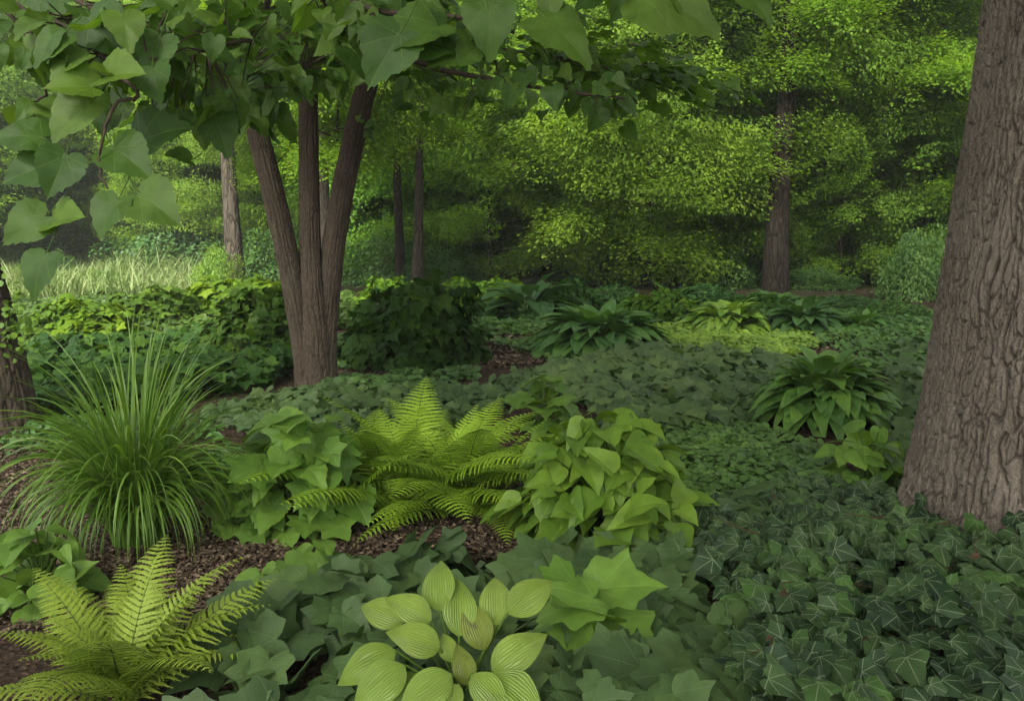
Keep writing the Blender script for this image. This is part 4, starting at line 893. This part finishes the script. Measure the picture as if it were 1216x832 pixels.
def creepers():
    n = 34; a = rng.uniform(R(195), R(285), n); z = rng.random(n) ** 1.8 * .24; rr = .76 - .30 * z + rng.uniform(.02, .06, n); hd = np.stack([np.cos(a), np.sin(a), np.zeros(n)], -1)
    g = Geo(); g.leaves(T_IVY, hd * rr[:, None] + np.stack([np.zeros(n)] * 2 + [z + .08], -1), hd * .3 + np.stack([rng.normal(0, .5, n), rng.normal(0, .3, n), -np.ones(n)], -1), hd + [0, 0, .35] + rng.normal(0, .2, (n, 3)), rng.uniform(.08, .15, n))
    tag(g.build('climbing_ivy_leaves', M['ivy'], None, oak_b), 'a few ivy leaves climbing the base of the big furrowed trunk', 'ivy', kind='stuff')
    c = Pd(14, 380, 6.15); n = 110; d = rng.normal(0, 1, (n, 3)) * [.07, .05, .13]
    g = Geo(); g.leaves(T_ROUND, d, rng.normal(0, 1, (n, 3)) + [0, 0, -.6], rng.normal(0, .5, (n, 3)) + [0, -.8, .6], rng.uniform(.025, .055, n))
    for k in range(7): g.tube(np.array([d[k] * [.3, .3, 1] + [-.05, .06, -.1], d[k] * .6, d[k]]), .003, 4)
    o = g.build('creeper', M['small'], None, c); o.color = (1.7, 1.6, .8, 1)
    tag(o, 'small yellow-green creeper sprig clinging to the leaning trunk at the left edge', 'creeper')
creepers()

# ------------------------------------------------------------------ leaning tree at the left edge, its limbs reach over the camera side
lb = P(-8, 512)
lt = tag(empty('leaning_tree', lb), 'dark trunk leaning out at the left edge with broad-leaved boughs hanging across the top', 'tree')
g = Geo(); DL = lb[1]
def rl(px, py, dy=0.0): return Pd(px, py, DL + dy) - lb
bark_trunk(g, [rl(-8, 525), rl(-14, 460), rl(-24, 400), rl(-42, 330), rl(-66, 240), rl(-90, 120), rl(-105, -40, -.2), rl(-100, -250, -.5)], [.30, .275, .255, .24, .22, .20, .17, .12], 330, 200, .015, .06, .42, .05, .2, 5, 14, 0.234)
g.build('trunk', M['bark_multi'], lt)
o_ = lb
hanging(lt, o_, [(-100, 60, 6.3), (-60, -40, 4.6), (20, 10, 3.9), (80, 30, 3.6), (130, 75, 3.4), (190, 72, 3.4)], .022, [(120, 50, 100, 45, 3.3, 3.9, 44, 0.117), (200, 40, 70, 45, 3.5, 4.3, 44, 0.117), (40, 30, 60, 40, 3.4, 4.2, 31, 0.125)])
hanging(lt, o_, [(-105, 0, 6.3), (0, -60, 4.6), (120, 20, 4.0), (230, 60, 4.0), (300, 50, 4.2)], .02, [(235, 110, 55, 50, 3.9, 4.5, 37, 0.133), (250, 30, 80, 40, 4.0, 4.8, 58, 0.125), (150, 110, 60, 35, 3.8, 4.4, 27, 0.117)])
hanging(lt, o_, [(-60, -40, 4.6), (60, 60, 3.6), (175, 108, 3.3), (132, 128, 3.25), (118, 180, 3.22), (123, 226, 3.2)], .011, [])
hanging(lt, o_, [(-60, -40, 4.6), (20, 20, 3.6), (58, 92, 3.5), (42, 125, 3.5), (22, 145, 3.5)], .010, [(30, 140, 40, 30, 3.4, 3.7, 8, 0.117)])
hanging(lt, o_, [(-105, -40, 6.0), (100, -120, 4.2), (330, -60, 3.7), (450, 20, 3.5), (560, 20, 3.4), (612, 40, 3.4)], .02, [(450, 20, 60, 32, 3.4, 3.9, 37, 0.133), (540, 35, 55, 30, 3.4, 3.8, 24, 0.125), (395, 10, 60, 30, 3.5, 4.2, 34, 0.125)])
hanging(lt, o_, [(-100, -250, 5.8), (200, -260, 4.0), (500, -120, 3.4), (700, -25, 3.3), (800, -12, 3.3), (880, -6, 3.4)], .018, [(800, -12, 60, 14, 3.2, 3.6, 10, 0.133), (700, -10, 50, 12, 3.2, 3.6, 8, 0.125)])
hanging(lt, o_, [(560, 20, 3.4), (580, 60, 3.45), (600, 100, 3.5)], .006, [])
SIG = [((146, 17), (152, 46), 3.3, 0), ((75, 42), (34, 62), 3.3, 0), ((108, 22), (136, 56), 3.4, 0), ((100, 68), (54, 84), 3.3, 0), ((128, 90), (164, 80), 3.2, 1), ((128, 90), (108, 76), 3.2, 1), ((110, 104), (52, 98), 3.25, 1),
       ((190, 46), (174, 82), 3.4, 0), ((182, 82), (184, 114), 3.3, 0), ((78, 134), (34, 124), 3.4, 0), ((106, 124), (54, 158), 3.3, 0), ((50, 163), (-10, 152), 3.3, 0), ((136, 176), (172, 200), 3.25, 0), ((78, 186), (56, 228), 3.2, 0),
       ((66, 196), (0, 206), 3.3, 0), ((167, 232), (206, 256), 3.15, 0), ((140, 238), (112, 274), 3.15, 0), ((52, 258), (0, 282), 3.2, 0), ((54, 304), (28, 344), 3.1, 0), ((66, 262), (92, 252), 3.2, 1), ((165, 170), (212, 140), 3.6, 0), ((255, 140), (270, 172), 3.9, 0), ((225, 190), (200, 178), 3.9, 0),
       ((475, 42), (436, 92), 3.3, 0), ((520, 30), (448, 44), 3.35, 0), ((581, 2), (580, 54), 3.3, 0), ((560, 60), (510, 66), 3.4, 0), ((641, 22), (704, 50), 3.2, 0), ((762, -6), (856, 10), 3.2, 0), ((500, 55), (548, 40), 3.4, 0), ((420, 60), (445, 90), 3.5, 0), ((880, -10), (920, 8), 3.3, 0)]
sg = [Geo(), Geo()]
for b, t, dep, y in SIG:
    pb = Pd(*b, dep + .03) - lb; pt = Pd(*t, dep - .05) - lb; ax = pt - pb
    sg[y].leaves(T_GRAPE[:2] if not y else T_GRAPE[3:], pb[None], ax[None], np.array([[rng.normal(0, .25), -.8, .6]]), [np.linalg.norm(ax) * 1.03], wide=[1.0])
    sg[y].tube(np.array([pb - ax * .5 + [0, .03, .05], pb - ax * .2 + [0, 0, .012], pb]), [.003, .0022, .002], 5)
fo = sg[0].build('foliage', M['grape'], lt); sg[1].build('young_foliage', M['grape_young'], lt)['label'] = 'yellow-green young leaves'

# ------------------------------------------------------------------ haze volume added to lift the dark gaps under the far trees
hm, hnt = mk('shade_lift_haze'); ho = hnt.nodes.new('ShaderNodeOutputMaterial'); hv = hnt.nodes.new('ShaderNodeVolumePrincipled')
hv.inputs['Color'].default_value = (.92, .96, .90, 1); hv.inputs['Density'].default_value = .0016; hv.inputs['Anisotropy'].default_value = .2
hnt.links.new(hv.outputs[0], ho.inputs['Volume'])
V = np.array([(x, y, z) for x in (-75, 75) for y in (-16, 70) for z in (-1.2, 27)], float)
g = Geo(); g.raw(V, V[:, :2], np.array([(0, 1, 3, 2), (4, 6, 7, 5), (0, 4, 5, 1), (2, 3, 7, 6), (0, 2, 6, 4), (1, 5, 7, 3)]), .5)
hz = g.build('haze', hm); hz.data.polygons.foreach_set('use_smooth', np.zeros(6, bool)); tag(hz, 'faint pale haze added to lift the dark gaps in the wood', 'haze', kind='stuff')
